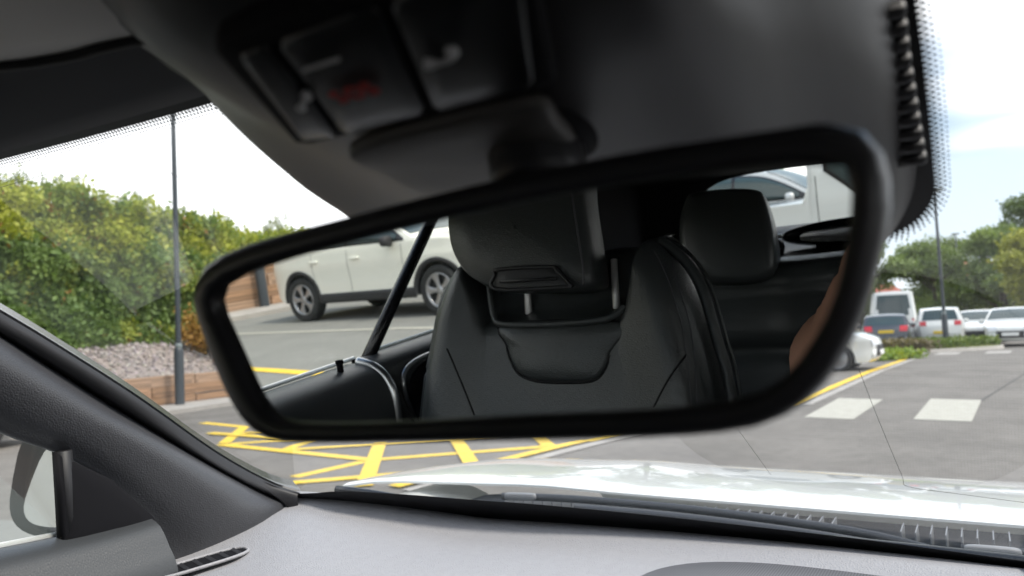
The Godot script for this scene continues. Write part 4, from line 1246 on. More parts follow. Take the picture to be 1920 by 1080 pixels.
func build_markings() -> void:
	var lines := [
		[Vector2(-5.545, -13.187), Vector2(-4.437, -12.20)], [Vector2(-4.47, -12.29), Vector2(-4.06, -10.35)],
		[Vector2(-4.05, -10.20), Vector2(-1.60, -8.31)], [Vector2(-1.80, -9.75), Vector2(-1.44, -6.9)],
		[Vector2(-0.80, -9.55), Vector2(-0.46, -7.50)], [Vector2(-2.278, -7.578), Vector2(-1.66, -8.38)],
		[Vector2(-1.70, -8.36), Vector2(0.36, -8.70)], [Vector2(-2.2, -7.25), Vector2(-0.43, -7.57)],
		[Vector2(-2.86, -9.39), Vector2(0.45, -9.78)], [Vector2(-4.738, -11.512), Vector2(-3.3, -10.50)],
		[Vector2(-3.95, -10.257), Vector2(-0.6, -10.9)], [Vector2(-2.95, -9.36), Vector2(-2.80, -10.6)],
		[Vector2(0.20, -10.0), Vector2(0.34, -8.66)], [Vector2(-4.3, -11.3), Vector2(-0.9, -12.0)],
		[Vector2(-1.15, -6.80), Vector2(0.80, -9.00)], [Vector2(0.80, -9.00), Vector2(2.2, -10.6)]]
	for i in lines.size():
		var g := Geo.new()
		stripe(lines[i][0], lines[i][1], 0.165, 0.005 + 0.004 * (i % 5), g)
		var o := structure("yellow_hatching" if i == 0 else "yellow_hatching_%03d" % i, g, M.yellow_line)
		o.set_meta("kind", "structure")
	# concrete edging beside the hatching
	var e := Geo.new()
	stripe(Vector2(-1.0, -6.62), Vector2(2.5, -10.55), 0.17, 0.012, e)
	structure("edging", e, M.concrete)
	# zebra crossing
	var base := [Vector2(3.84, -10.12), Vector2(4.31, -9.69), Vector2(5.69, -11.70), Vector2(5.21, -12.18)]
	for k in range(-2, 5):
		var pts := []
		for p in base:
			pts.append(p + Vector2(1.11, 0.68) * k)
		var g := Geo.new()
		flat_poly(pts, 0.006, g)
		structure("zebra_stripe" if k == -2 else "zebra_stripe_%03d" % (k + 2), g, M.white_line)
	# a second, worn crossing far off
	for k in 3:
		var g := Geo.new()
		var a := Vector2(13.3, -23.9) + Vector2(0.98, 0.72) * k * 1.15
		flat_poly([a, a + Vector2(0.55, 0.38), a + Vector2(1.75, -1.3), a + Vector2(1.2, -1.7)], 0.006, g)
		structure("worn_stripe" if k == 0 else "worn_stripe_%03d" % k, g, M.faded_line)
	# yellow line and kerb along the left of the road
	var y := Geo.new()
	stripe(Vector2(4.2, -11.6), Vector2(11.55, -22.2), 0.16, 0.008, y)
	structure("yellow_kerb_line", y, M.yellow_line)
	var y2 := Geo.new()
	stripe(Vector2(3.2, -12.4), Vector2(9.6, -21.7), 0.10, 0.008, y2)
	structure("yellow_kerb_line_001", y2, M.yellow_line)
	for q in [[Vector2(4.42, -11.5), Vector2(11.75, -22.1), 0.16, 0.010], [Vector2(11.7, -22.1), Vector2(12.1, -23.6), 0.3, 0.05]]:
		var g := Geo.new()
		stripe(q[0], q[1], q[2], q[3], g)
		structure("kerb", g, M.concrete)
	var pv := Geo.new()
	flat_poly([Vector2(3.9, -11.9), Vector2(11.2, -22.5), Vector2(9.4, -24.0), Vector2(1.6, -13.2)], 0.004, pv)
	structure("pavement", pv, M.concrete)
	# seam in the asphalt
	var s := Geo.new()
	stripe(Vector2(5.6, -9.6), Vector2(14.6, -20.2), 0.03, 0.004, s)
	stripe(Vector2(14.6, -20.2), Vector2(19.0, -27.5), 0.05, 0.004, s)
	structure("road_seam", s, M.tar)
	# bay lines behind the car
	var u := Vector2(0.909, 0.417)
	for k in range(-2, 4):
		var a := Vector2(-11.6, 1.40) + Vector2(-0.40, 0.917) * 2.75 * k
		var g := Geo.new()
		stripe(a, a + u * 5.0, 0.11, 0.011, g)
		structure("bay_line" if k == -2 else "bay_line_%03d" % (k + 2), g, M.white_line)
	var yb := Geo.new()
	stripe(Vector2(-9.4, 0.03), Vector2(-4.6, 2.42), 0.13, 0.011, yb)
	structure("yellow_bay_line", yb, M.yellow_line)

func build_bank() -> void:
	# path and kerb at the foot of the wall
	var rows := []
	for i in 60:
		var t := lerpf(-66, 40, i / 59.0)
		rows.append([bank(t, -1.05, 0.0), bank(t, -1.05, 0.09), bank(t, -1.0, 0.105), bank(t, 0.2, 0.11)])
	structure("path", Geo.new().soft(false).grid(rows), M.concrete)
	# timber sleeper wall
	var wall := top("sleeper_wall", "low retaining wall of stacked brown timber sleepers below the hedge", "wall", bank(-3, 0.1, 0))
	var bx := Geo.new().box(Vector3.ZERO, Vector3(0.16, 0.222, 2.37)).done()
	var rng := RandomNumberGenerator.new()
	rng.seed = 5
	var n := 0
	var tt := -58.0
	while tt < 26.0:
		var tall := 5 if tt < -12 else 3
		for r in tall:
			var off := 0.0 if r % 2 == 0 else 1.2
			var p := bank(tt + off, 0.12 + rng.randf_range(-0.008, 0.008) + r * 0.006, 0.05 + 0.115 + r * 0.23)
			var o := add(wall, "sleeper", bx, M["timber_%d" % (rng.randi() % 3)])
			o.position = p - wall.position
			o.rotation = Vector3(0, atan2(-BANK_DIR.x, -BANK_DIR.y) + rng.randf_range(-0.002, 0.002), rng.randf_range(-0.01, 0.01))
			n += 1
		tt += 2.4
	# sloping bed of stones between wall and hedge
	rows = []
	var bn := FastNoiseLite.new()
	bn.seed = 8
	bn.frequency = 0.6
	for i in 90:
		var t := lerpf(-64, 36, i / 89.0)
		var h0 := 1.10 if t < -12 else 0.66
		var row := []
		for j in 9:
			var d := lerpf(0.2, 3.2, j / 8.0)
			row.append(bank(t, d, h0 + (1.5 - h0) * smoothstep(0.2, 2.6, d) + 0.06 * bn.get_noise_2d(t, d) * (0.0 if j == 0 else 1.0)))
		rows.append(row)
	structure("stony_bank", Geo.new().grid(rows), M.bank_soil)
	var st := Geo.new().rbox(Vector3.ZERO, Vector3(1, 0.7, 0.85), Basis.IDENTITY, 0.7, 8).done()
	var places := []
	var cols := []
	for k in 9000:
		var t := rng.randf_range(-14, 14)
		var d := rng.randf_range(0.22, 2.9)
		var h0 := 0.66
		var s := rng.randf_range(0.03, 0.10)
		places.append(Transform3D(Basis.from_euler(Vector3(rng.randf() * 6, rng.randf() * 6, rng.randf() * 6)).scaled(Vector3.ONE * s), bank(t, d, h0 + (1.5 - h0) * smoothstep(0.2, 2.6, d) + 0.02)))
		var v := rng.randf_range(0.16, 0.46)
		cols.append(Color(v, v * rng.randf_range(0.84, 0.94), v * rng.randf_range(0.76, 0.9)))
	var so := scatter(self, "stones", st, M.stone, places, cols)
	meta(so, "loose pinkish grey stones covering the bank below the hedge", "stones", "", "stuff")
	build_hedge()

func leaf_mesh(n: int, size: float, spread: float, seed_: int) -> ArrayMesh:   # a spray of n small folded leaves
	var rng := RandomNumberGenerator.new()
	rng.seed = seed_
	var g := Geo.new().soft(false)
	for k in n:
		var c := Vector3(rng.randf_range(-1, 1), rng.randf_range(-1, 1), rng.randf_range(-1, 1)) * spread
		var b := Basis.from_euler(Vector3(rng.randf_range(-1.2, 1.2), rng.randf() * TAU, rng.randf_range(-1.2, 1.2)))
		var s := size * rng.randf_range(0.7, 1.2)
		var tip := c + b * Vector3(0, 0, s)
		var l := c + b * Vector3(-s * 0.33, s * 0.10, s * 0.45)
		var r := c + b * Vector3(s * 0.33, s * 0.10, s * 0.45)
		g.tri(c, l, tip)
		g.tri(c, tip, r)
	return g.done()

func build_hedge() -> void:
	var rng := RandomNumberGenerator.new()
	rng.seed = 11
	var nz := FastNoiseLite.new()
	nz.seed = 4
	nz.frequency = 0.35
	var fine := FastNoiseLite.new()
	fine.seed = 14
	fine.frequency = 0.9
	var he := top("hedge", "tall clipped yellow-green hedge on the bank behind the timber wall", "hedge", bank(0, 3.0, 1.4))
	var at := he.position
	var sprays := [leaf_mesh(9, 0.13, 0.16, 1), leaf_mesh(9, 0.10, 0.14, 2)]
	var face := func(t: float, h: float) -> float:   # how far out the clipped face stands
		return 2.35 + 0.10 * h + 0.55 * nz.get_noise_2d(t, h * 1.3) + 0.30 * fine.get_noise_2d(t, h)
	var height := func(t: float) -> float:
		return 3.55 + 0.5 * nz.get_noise_2d(t * 1.4, 90.0) + 0.25 * fine.get_noise_2d(t * 1.5, 50.0) - 0.012 * t
	# twiggy inside
	var rows := []
	for i in 120:
		var t := lerpf(-64, 36, i / 119.0)
		var hh: float = height.call(t)
		var row := []
		for q in [[0.0, 0.5], [0.25, 0.28], [0.5, 0.3], [0.75, 0.3], [0.93, 0.35], [0.97, 0.9], [0.95, 1.8], [0.6, 2.2], [0.0, 2.3]]:
			var h: float = hh * q[0]
			row.append(bank(t, face.call(t, h) + q[1], 1.3 + h - (0.15 if q[0] > 0.9 else 0.0)) - at)
		rows.append(row)
	part(he, "twigs", Geo.new().grid(rows), M.hedge_core)
	var places := [[], []]
	var cols := [[], []]
	for k in 30000:
		var near := k < 24000
		var t := rng.randf_range(-16, 16) if near else (rng.randf_range(-62, -16) if k % 2 else rng.randf_range(16, 34))
		var hh: float = height.call(t)
		var q := rng.randf()
		var h := 0.0
		var d := 0.0
		if q < 0.84:
			h = hh * rng.randf()
			d = face.call(t, h) + absf(rng.randfn(0.0, 0.16)) - 0.08
		else:
			h = hh + rng.randf_range(-0.2, 0.16)
			d = face.call(t, h) + rng.randf_range(0.0, 1.6)
		var p := bank(t, d, 1.35 + h) - at
		var s := rng.randf_range(0.75, 1.35) * (1.0 if near else 1.5)
		var w := k % 2
		places[w].append(Transform3D(Basis.from_euler(Vector3(rng.randf() * TAU, rng.randf() * TAU, rng.randf() * TAU)).scaled(Vector3.ONE * s), p))
		# clumps of different bushes, and fresh yellow shoots in patches
		var c := nz.get_noise_2d(t * 1.1 + 40.0, h * 1.4) * 0.5 + 0.5 + rng.randfn(0.0, 0.12)
		var fresh := clampf(fine.get_noise_2d(t * 0.7 + 9.0, h * 0.8) * 1.6 + (0.75 if h > hh * 0.72 else -0.15) + rng.randfn(0, 0.25), 0.0, 1.0)
		var a := Color(0.105, 0.185, 0.055).lerp(Color(0.22, 0.31, 0.075), clampf(c, 0, 1)).lerp(Color(0.41, 0.43, 0.05), fresh)
		if rng.randf() < 0.015:
			a = Color(0.30, 0.17, 0.04)
		cols[w].append(a)
	for w in 2:
		var o := scatter(he, "foliage", sprays[w], M.leaf, places[w], cols[w])
		o.set_meta("kind", "stuff")
	# loose shoots above the clipped top
	var sp := []
	var sc := []
	var stems := Geo.new()
	for k in 200:
		var t := rng.randf_range(-14, 15)
		var big := k % 11 == 0
		var hgt := rng.randf_range(0.9, 1.5) if big else rng.randf_range(0.25, 0.8)
		var hh: float = height.call(t)
		var d: float = face.call(t, hh) + rng.randf_range(0.1, 1.2)
		var a := bank(t, d, 1.35 + hh - 0.2) - at
		var lean := Vector3(rng.randf_range(-0.3, 0.3), 1.0, rng.randf_range(-0.3, 0.3))
		for st in (4 if big else 1):
			var l2 := lean + Vector3(rng.randf_range(-0.4, 0.4), 0, rng.randf_range(-0.4, 0.4)) * (1.0 if st else 0.0)
			var b := a + l2 * hgt * rng.randf_range(0.7, 1.0)
			stems.tube([a, a.lerp(b, 0.5), b], [0.012, 0.008, 0.003], 4, false)
			for q in int(hgt * 13):
				var p := a.lerp(b, rng.randf_range(0.12, 1.0))
				sp.append(Transform3D(Basis.from_euler(Vector3(rng.randf() * TAU, rng.randf() * TAU, rng.randf() * TAU)).scaled(Vector3.ONE * rng.randf_range(0.45, 0.8)), p))
				sc.append(Color(0.10, 0.15, 0.04).lerp(Color(0.24, 0.27, 0.05), rng.randf()))
	part(he, "stems", stems, M.bark).set_meta("kind", "stuff")
	var so := scatter(he, "shoots", sprays[1], M.leaf, sp, sc)
	so.set_meta("kind", "stuff")

func shrub(called: String, label: String, at: Vector3, r: float, h: float, n: int, c0: Color, c1: Color, seed_: int, lsize := 0.09, group := "") -> void:
	var rng := RandomNumberGenerator.new()
	rng.seed = seed_
	var o := top(called, label, "shrub", at, 0.0, group)
	var st := Geo.new()
	var places := []
	var cols := []
	for k in 14:
		var a := rng.randf() * TAU
		var tip := Vector3(cos(a) * r * rng.randf_range(0.3, 1.0), h * rng.randf_range(0.5, 1.0), sin(a) * r * rng.randf_range(0.3, 1.0))
		st.tube([Vector3.ZERO, tip * 0.5 + Vector3(0, h * 0.12, 0), tip], [0.012, 0.008, 0.003], 4, false)
		for q in n / 14:
			var p := tip * rng.randf_range(0.35, 1.05) + Vector3(rng.randfn(0, 0.1), rng.randfn(0, 0.1), rng.randfn(0, 0.1)) * r
			places.append(Transform3D(Basis.from_euler(Vector3(rng.randf() * TAU, rng.randf() * TAU, rng.randf() * TAU)).scaled(Vector3.ONE * rng.randf_range(0.7, 1.2)), p))
			cols.append(c0.lerp(c1, rng.randf()))
	part(o, "stems", st, M.bark)
	scatter(o, "foliage", leaf_mesh(6, lsize, lsize * 1.1, seed_), M.leaf, places, cols).set_meta("kind", "stuff")

func tree(label: String, at: Vector3, h: float, r: float, c0: Color, c1: Color, seed_: int, leaves := 1900, group := "trees beyond the car park") -> void:
	var rng := RandomNumberGenerator.new()
	rng.seed = seed_
	var o := top("tree", label, "tree", ground_at(at.x, at.z), 0.0, group)
	var st := Geo.new()
	st.tube([Vector3(0, -0.1, 0), Vector3(0.1, h * 0.25, 0), Vector3(0.0, h * 0.55, 0.1), Vector3(0.1, h * 0.85, 0)], [h * 0.028, h * 0.022, h * 0.014, h * 0.004], 9, false)
	var clumps := []
	for k in 34:
		var a := rng.randf() * TAU
		var y := rng.randf_range(0.24, 1.0)
		var w := r * sqrt(maxf(0.05, 1.0 - pow((y - 0.52) / 0.52, 2.0))) * rng.randf_range(0.25, 1.0)
		var p := Vector3(cos(a) * w, y * h * 0.97, sin(a) * w)
		clumps.append([p, r * rng.randf_range(0.16, 0.34), rng.randf()])
		if k % 2 == 0:
			var base := Vector3(0, clampf(y - 0.25, 0.15, 0.7) * h, 0)
			st.tube([base, base.lerp(p, 0.5) + Vector3(0, 0.03 * h, 0), p], [h * 0.010, h * 0.006, h * 0.002], 5, false)
	part(o, "trunk", st, M.bark)
	var places := []
	var cols := []
	for k in leaves:
		var c: Array = clumps[rng.randi() % clumps.size()]
		var dir := Vector3(rng.randfn(), rng.randfn(), rng.randfn()).normalized()
		var p: Vector3 = c[0] + dir * Vector3(1.15, 0.8, 1.15) * c[1] * pow(rng.randf(), 0.42)
		places.append(Transform3D(Basis.from_euler(Vector3(rng.randf() * TAU, rng.randf() * TAU, rng.randf() * TAU)).scaled(Vector3.ONE * rng.randf_range(0.7, 1.3)), p))
		cols.append(c0.lerp(c1, clampf(c[2] * 0.7 + rng.randf() * 0.4, 0, 1)))
	scatter(o, "crown", leaf_mesh(7, 0.26, 0.28, seed_ % 4), M.leaf, places, cols).set_meta("kind", "stuff")

func lamp_post(label: String, at: Vector3, h: float) -> void:
	var o := top("lamp_post", label, "lamp post", at, 0.0, "car park lamp posts")
	part(o, "base", Geo.new().lathe(Vector3.ZERO, Vector3.UP, [[0.10, -0.05], [0.10, 1.25], [0.085, 1.30], [0.055, 1.34]], 20), M.post_paint)
	part(o, "collar", Geo.new().lathe(Vector3(0, 1.32, 0), Vector3.UP, [[0.066, 0.0], [0.075, 0.02], [0.075, 0.08], [0.058, 0.10]], 20), M.post_grey)
	part(o, "column", Geo.new().lathe(Vector3(0, 1.36, 0), Vector3.UP, [[0.058, 0.0], [0.055, h * 0.4], [0.045, h - 1.36], [0.0, h - 1.34]], 16), M.post_paint)
	part(o, "lamp_head", Geo.new().rbox(Vector3(0, h, 0), Vector3(0.62, 0.11, 0.34), Basis.IDENTITY, 0.5), M.post_grey)
	part(o, "lens", Geo.new().rbox(Vector3(0, h - 0.06, 0), Vector3(0.45, 0.03, 0.24), Basis.IDENTITY, 0.5), M.plate_white)

# ---------------------------------------------------------------- cars
class CarShape:
	var L: float
	var W: float
	var H: float
	var belt: float
	var roof_in: float
	var top: Array      # [z, y] from nose to tail along the upper outline
	var bot: Array      # [z, y] along the underside
	func plan(z: float) -> float:
		var e := absf(z) / (L / 2)
		return 1.0 - 0.035 * e * e - 0.17 * pow(e, 9.0)
	func side(z: float, y: float) -> float:
		var k := 1.0
		if y < belt:
			var q := (belt - y) / belt
			k = 1.0 - 0.07 * q * q + 0.014 * exp(-pow((y - belt * 0.80) / 0.07, 2.0)) - 0.012 * exp(-pow((y - belt * 0.55) / 0.12, 2.0))
		else:
			k = 1.0 - roof_in * pow((y - belt) / (H - belt), 1.15)
		return W / 2 * plan(z) * k
	static func at(list: Array, z: float) -> float:
		if z <= list[0][0]:
			return list[0][1]
		for i in range(1, list.size()):
			if z <= list[i][0]:
				return lerpf(list[i - 1][1], list[i][1], (z - list[i - 1][0]) / maxf(1e-6, list[i][0] - list[i - 1][0]))
		return list[-1][1]
	func side_pt(s: float, z: float, y: float, off := 0.0) -> Vector3:
		return Vector3(s * (side(z, y) + off), y, z)

# slab laid on the side of a car between two outlines
func side_slab(cs: CarShape, s: float, z0: float, z1: float, lo: Array, hi: Array, off: float, nz := 14, ny := 4) -> Geo:
	var rows := []
	for i in nz + 1:
		var z := lerpf(z0, z1, float(i) / nz)
		var a := CarShape.at(lo, z)
		var b := CarShape.at(hi, z)
		var row := [cs.side_pt(s, z, a, -0.01)]
		for j in ny + 1:
			row.append(cs.side_pt(s, z, lerpf(a, b, float(j) / ny), off))
		row.append(cs.side_pt(s, z, b, -0.01))
		rows.append(row)
	return Geo.new().grid(rows)

# slab laid over the top strip (screen, tailgate, nose): points of the outline between two heights
func strip_slab(cs: CarShape, line: Array, xf0: float, xf1: float, off: float, taper := 0.0, n := 12, from := -1.0, to := 1.0) -> Geo:
	var rows := []
	for i in line.size():
		var p: Array = line[i]
		var a: Array = line[maxi(i - 1, 0)]
		var b: Array = line[mini(i + 1, line.size() - 1)]
		var nrm := Vector3(0, b[0] - a[0], -(b[1] - a[1]))
		nrm = nrm.normalized() if nrm.length() > 1e-6 else Vector3.UP
		var k := lerpf(xf0, xf1, float(i) / maxi(1, line.size() - 1))
		var row := []
		for j in n + 1:
			var u := lerpf(from, to, float(j) / n) * k
			row.append(strip_pt(cs, p[0], p[1], u) + nrm * off)
		rows.append(row)
	return Geo.new().grid(rows)

func strip_pt(cs: CarShape, z: float, y: float, u: float) -> Vector3:
	var w := cs.side(z, y)
	var crown := 0.035 * (1.0 - u * u)
	var ends := smoothstep(cs.L * 0.40, cs.L * 0.5, absf(z))
	return Vector3(u * w, y + crown * (1.0 - ends), z + signf(z) * ends * crown * 2.2)

func wheel(parent: Node3D, s: float, z: float, x: float, r: float, spokes: int, fancy := true) -> void:
	var w := group_node(parent, "wheel")
	var ax := Vector3(s, 0, 0)
	var c := Vector3(s * x, r, z)
	var tw := 0.21
	part(w, "tyre", Geo.new().lathe(c, ax, [[r * 0.62, -tw * 0.95], [r * 0.9, -tw], [r, -tw * 0.82], [r, -tw * 0.12], [r * 0.965, -0.006], [r * 0.88, 0.004], [r * 0.72, 0.0], [r * 0.67, -0.012]], 40), M.tyre)
	part(w, "rim", Geo.new().lathe(c, ax, [[r * 0.685, -0.03], [r * 0.69, -0.004], [r * 0.655, 0.0], [r * 0.62, -0.012], [r * 0.60, -0.06]], 40), M.rim)
	part(w, "brake_disc", Geo.new().lathe(c, ax, [[r * 0.62, -0.085], [0.0, -0.085]], 32), M.rim_back)
	if not fancy:
		part(w, "hub", Geo.new().lathe(c, ax, [[r * 0.6, -0.03], [r * 0.2, -0.012], [0.0, -0.010]], 20), M.rim)
		return
	for k in spokes:
		var a := TAU * k / spokes + 0.3
		var d := Vector3(0, cos(a), sin(a))
		var e := Vector3(0, -sin(a), cos(a))
		var loop := [c + d * r * 0.10 + e * r * 0.09, c + d * r * 0.28 + e * r * 0.085, c + d * r * 0.50 + e * r * 0.14, c + d * r * 0.655 + e * r * 0.25, c + d * r * 0.665, c + d * r * 0.655 - e * r * 0.25, c + d * r * 0.50 - e * r * 0.14, c + d * r * 0.28 - e * r * 0.085, c + d * r * 0.10 - e * r * 0.09]
		part(w, "spoke", Geo.new().pillow(moved(loop, -ax * 0.045), ax, 0.033, 0.008, 0.004), M.rim)
	part(w, "hub", Geo.new().lathe(c, ax, [[r * 0.17, -0.05], [r * 0.16, -0.012], [r * 0.10, -0.004], [0.0, -0.003]], 20), M.rim)

func build_car(called: String, label: String, category: String, at: Vector3, heading: Vector2, p: Dictionary, group := "") -> Node3D:
	var o := top(called, label, category, at, atan2(-heading.x, -heading.y), group)
	var cs := CarShape.new()
	cs.L = p.L
	cs.W = p.W
	cs.H = p.H
	cs.belt = p.belt
	cs.roof_in = p.get("roof_in", 0.24)
	cs.top = smooth_list(p.top, 5)
	var L: float = p.L
	var r: float = p.r
	var arch := r + 0.055
	var zf: float = p.zf
	var zr: float = p.zr
	var sill: float = p.get("sill", 0.26)
	var nose: float = p.get("nose", 0.52)
	cs.bot = [[-L / 2, nose], [-L / 2 + 0.02, nose - 0.16], [-L / 2 + 0.10, sill + 0.02], [-L / 2 + 0.25, sill], [L / 2 - 0.25, sill + 0.02], [L / 2 - 0.08, sill + 0.08], [L / 2 - 0.015, nose - 0.1], [L / 2, nose + 0.1]]
	var paint: Material = M[p.paint]
	# stations along the car, with the wheel arches cut out of the lower edge
	var zs := []
	var n := 96
	for i in n + 1:
		zs.append([lerpf(-L / 2, L / 2, float(i) / n), 0])
	for w in [zf, zr]:
		for k in 25:
			var a := lerpf(-1, 1, k / 24.0)
			zs.append([w + sin(a * PI / 2) * (arch - 0.0005), 1])
		zs.append([w - arch - 0.0005, 0])
		zs.append([w + arch + 0.0005, 0])
	zs.sort_custom(func(a, b): return a[0] < b[0])
	var low := func(z: float) -> float:
		var y := CarShape.at(cs.bot, z)
		for w in [zf, zr]:
			if absf(z - w) < arch:
				y = maxf(y, r + sqrt(arch * arch - (z - w) * (z - w)))
		return y
	for s in [-1.0, 1.0]:
		var rows := []
		for q in zs:
			var z: float = q[0]
			var a: float = low.call(z)
			var b := maxf(CarShape.at(cs.top, z), a)
			var row := []
			for j in 19:
				var y := lerpf(a, b, j / 18.0)
				row.append(cs.side_pt(s, z, y))
			row.append(row[-1])
			rows.append(row)
		part(o, "body_side", Geo.new().grid(rows), paint)
		# window band and its glass
		part(o, "window_band", side_slab(cs, s, p.glass[0], p.glass[1], p.glass_lo, smooth_list(p.glass_hi, 4), 0.004, 24, 5), M.gloss_black)
		for w in p.panes:
			part(o, "window", side_slab(cs, s, w[0], w[1], p.pane_lo, smooth_list(p.pane_hi, 4), 0.008, 12, 5), M.car_glass)
		if p.get("detail", true):
			for z in p.doors:
				part(o, "door_gap", side_slab(cs, s, z - 0.004, z + 0.004, [[-9.0, sill + 0.12]], [[-9.0, p.belt - 0.01]], 0.0015, 1, 16), M.seam)
			for z in p.handles:
				part(o, "door_handle", Geo.new().rbox(cs.side_pt(s, z, p.belt - 0.13, 0.018), Vector3(0.03, 0.035, 0.20), Basis.IDENTITY, 0.5), paint)
		if p.get("clad", true):
			for w in [zf, zr]:
				var ring := []
				for k in 33:
					var a := lerpf(-0.30, PI + 0.30, k / 32.0)
					var line := []
					for rr in [arch - 0.012, arch - 0.010, arch + 0.045, arch + 0.052]:
						var z: float = w + cos(a) * rr
						var y: float = r + sin(a) * rr
						if y < sill + 0.0:
							y = sill
						line.append(cs.side_pt(s, z, y, [-0.06, 0.014, 0.014, -0.01][line.size()]))
					ring.append(line)
				part(o, "arch_cladding", Geo.new().grid(ring), M.cladding)
			part(o, "sill_cladding", side_slab(cs, s, zf + arch, zr - arch, [[-9.0, sill - 0.03]], [[-9.0, sill + 0.115]], 0.012, 14, 3), M.cladding)
		wheel(o, s, zf, p.W / 2 * 0.965, r, 5, p.get("fancy", false))
		wheel(o, s, zr, p.W / 2 * 0.965, r, 5, p.get("fancy", false))
		# door mirrors
		var mz: float = p.mirror_z
		var mp := cs.side_pt(s, mz, p.belt + 0.05, 0.12)
		var wm := group_node(o, "wing_mirror")
		part(wm, "housing", Geo.new().rbox(mp, Vector3(0.21, 0.15, 0.13), Basis(Vector3.UP, s * 0.25), 0.6), M.cladding if p.get("clad", true) else paint)
		part(wm, "stem", Geo.new().tube([cs.side_pt(s, mz + 0.02, p.belt - 0.0, -0.02), mp + Vector3(-s * 0.04, -0.06, 0)], 0.025, 8), M.cladding)
	# the strip over the top: nose, bonnet, screen, roof, tail
	var line := []
	for i in range(3, -1, -1):
		line.append(cs.bot[i])
	line += cs.top
	for i in range(cs.bot.size() - 1, cs.bot.size() - 5, -1):
		line.append(cs.bot[i])
	part(o, "body_top", strip_slab(cs, line, 1.0, 1.0, 0.0, 0.0, 16), paint)
	part(o, "underbody", Geo.new().box(Vector3(0, sill + 0.07, 0), Vector3(p.W * 0.80, 0.10, L * 0.86)), M.cladding)
	var cut := func(z0: float, z1: float) -> Array:
		var out := []
		for k in 13:
			var z := lerpf(z0, z1, k / 12.0)
			out.append([z, CarShape.at(cs.top, z)])
		return out
	part(o, "windscreen", strip_slab(cs, cut.call(p.screen[0], p.screen[1]), 0.93, 0.90, 0.008), M.car_glass)
	part(o, "rear_window", strip_slab(cs, cut.call(p.rear[0], p.rear[1]), 0.80, 0.86, 0.008), M.car_glass)
	# ends
	var face := func(front: bool, y0: float, y1: float) -> Array:   # outline of the nose or tail between two heights
		var out := []
		for k in 7:
			var y := lerpf(y0, y1, k / 6.0)
			var z := -L / 2 if front else L / 2
			var lst: Array = (line if front else line.duplicate())
			if not front:
				lst.reverse()
			for i in range(1, lst.size()):
				var a: Array = lst[i - 1]
				var b: Array = lst[i]
				if (a[1] - y) * (b[1] - y) <= 0.0 and absf(a[1] - b[1]) > 1e-6 and (a[0] < 0) == front:
					z = lerpf(a[0], b[0], (y - a[1]) / (b[1] - a[1]))
					break
			out.append([z, y])
		return out
	for e in p.ends:   # [front?, name, y0, y1, from, to, material]
		var ln: Array = face.call(e[0], e[2], e[3])
		part(o, e[1], strip_slab(cs, ln, 1.0, 1.0, -0.014 if not e[0] else -0.014, 0.0, 8, e[4], e[5]), M[e[6]])
		part(o, e[1], strip_slab(cs, ln, 1.0, 1.0, 0.014, 0.0, 8, e[4], e[5]), M[e[6]])
	if p.has("plate"):
		var q: Dictionary = p.plate
		var ln: Array = face.call(q.front, q.y - 0.06, q.y + 0.06)
		var c := strip_pt(cs, ln[3][0], q.y, 0.0)
		var out := Vector3(0, 0, -1 if q.front else 1)
		part(o, "number_plate", Geo.new().rbox(c + out * 0.022, Vector3(0.52, 0.115, 0.02), Basis.IDENTITY, 0.15), M[q.mat])
	return o

func suv_spec() -> Dictionary:
	return {"L": 4.28, "W": 1.80, "H": 1.62, "belt": 1.03, "paint": "pearl_paint", "r": 0.345, "zf": -1.42, "zr": 1.36, "sill": 0.30, "nose": 0.60, "fancy": true,
		"top": [[-2.14, 0.60], [-2.13, 0.80], [-2.05, 0.93], [-1.75, 1.01], [-1.20, 1.07], [-1.0, 1.12], [-0.6, 1.38], [-0.30, 1.545], [0.1, 1.61], [0.7, 1.62], [1.3, 1.58], [1.62, 1.52], [1.85, 1.30], [2.02, 1.10], [2.09, 0.95], [2.13, 0.78], [2.14, 0.70]],
		"glass": [-0.92, 1.72], "glass_lo": [[-0.92, 1.06], [0.9, 1.09], [1.45, 1.16], [1.72, 1.26]], "glass_hi": [[-0.92, 1.09], [-0.55, 1.34], [-0.25, 1.49], [0.2, 1.545], [0.8, 1.545], [1.35, 1.50], [1.6, 1.42], [1.72, 1.28]],
		"panes": [[-0.78, 0.20], [0.25, 1.05], [1.12, 1.58]], "pane_lo": [[-0.9, 1.08], [0.9, 1.11], [1.45, 1.19], [1.6, 1.25]], "pane_hi": [[-0.80, 1.13], [-0.5, 1.34], [-0.2, 1.47], [0.2, 1.52], [0.8, 1.52], [1.3, 1.47], [1.58, 1.37]],
		"screen": [-0.98, -0.34], "rear": [1.66, 1.96], "doors": [-0.86, 0.22, 1.0], "handles": [0.05, 0.95], "mirror_z": -0.70,
		"ends": [[true, "grille", 0.55, 0.74, -0.55, 0.55, "cladding"], [true, "headlight", 0.74, 0.88, -0.97, -0.62, "head_light"], [true, "headlight", 0.74, 0.88, 0.62, 0.97, "head_light"], [true, "bumper_trim", 0.33, 0.50, -0.9, 0.9, "cladding"], [false, "tail_light", 0.85, 1.02, -0.98, -0.60, "tail_light"], [false, "tail_light", 0.85, 1.02, 0.60, 0.98, "tail_light"], [false, "bumper_trim", 0.38, 0.62, -0.98, 0.98, "cladding"]]}

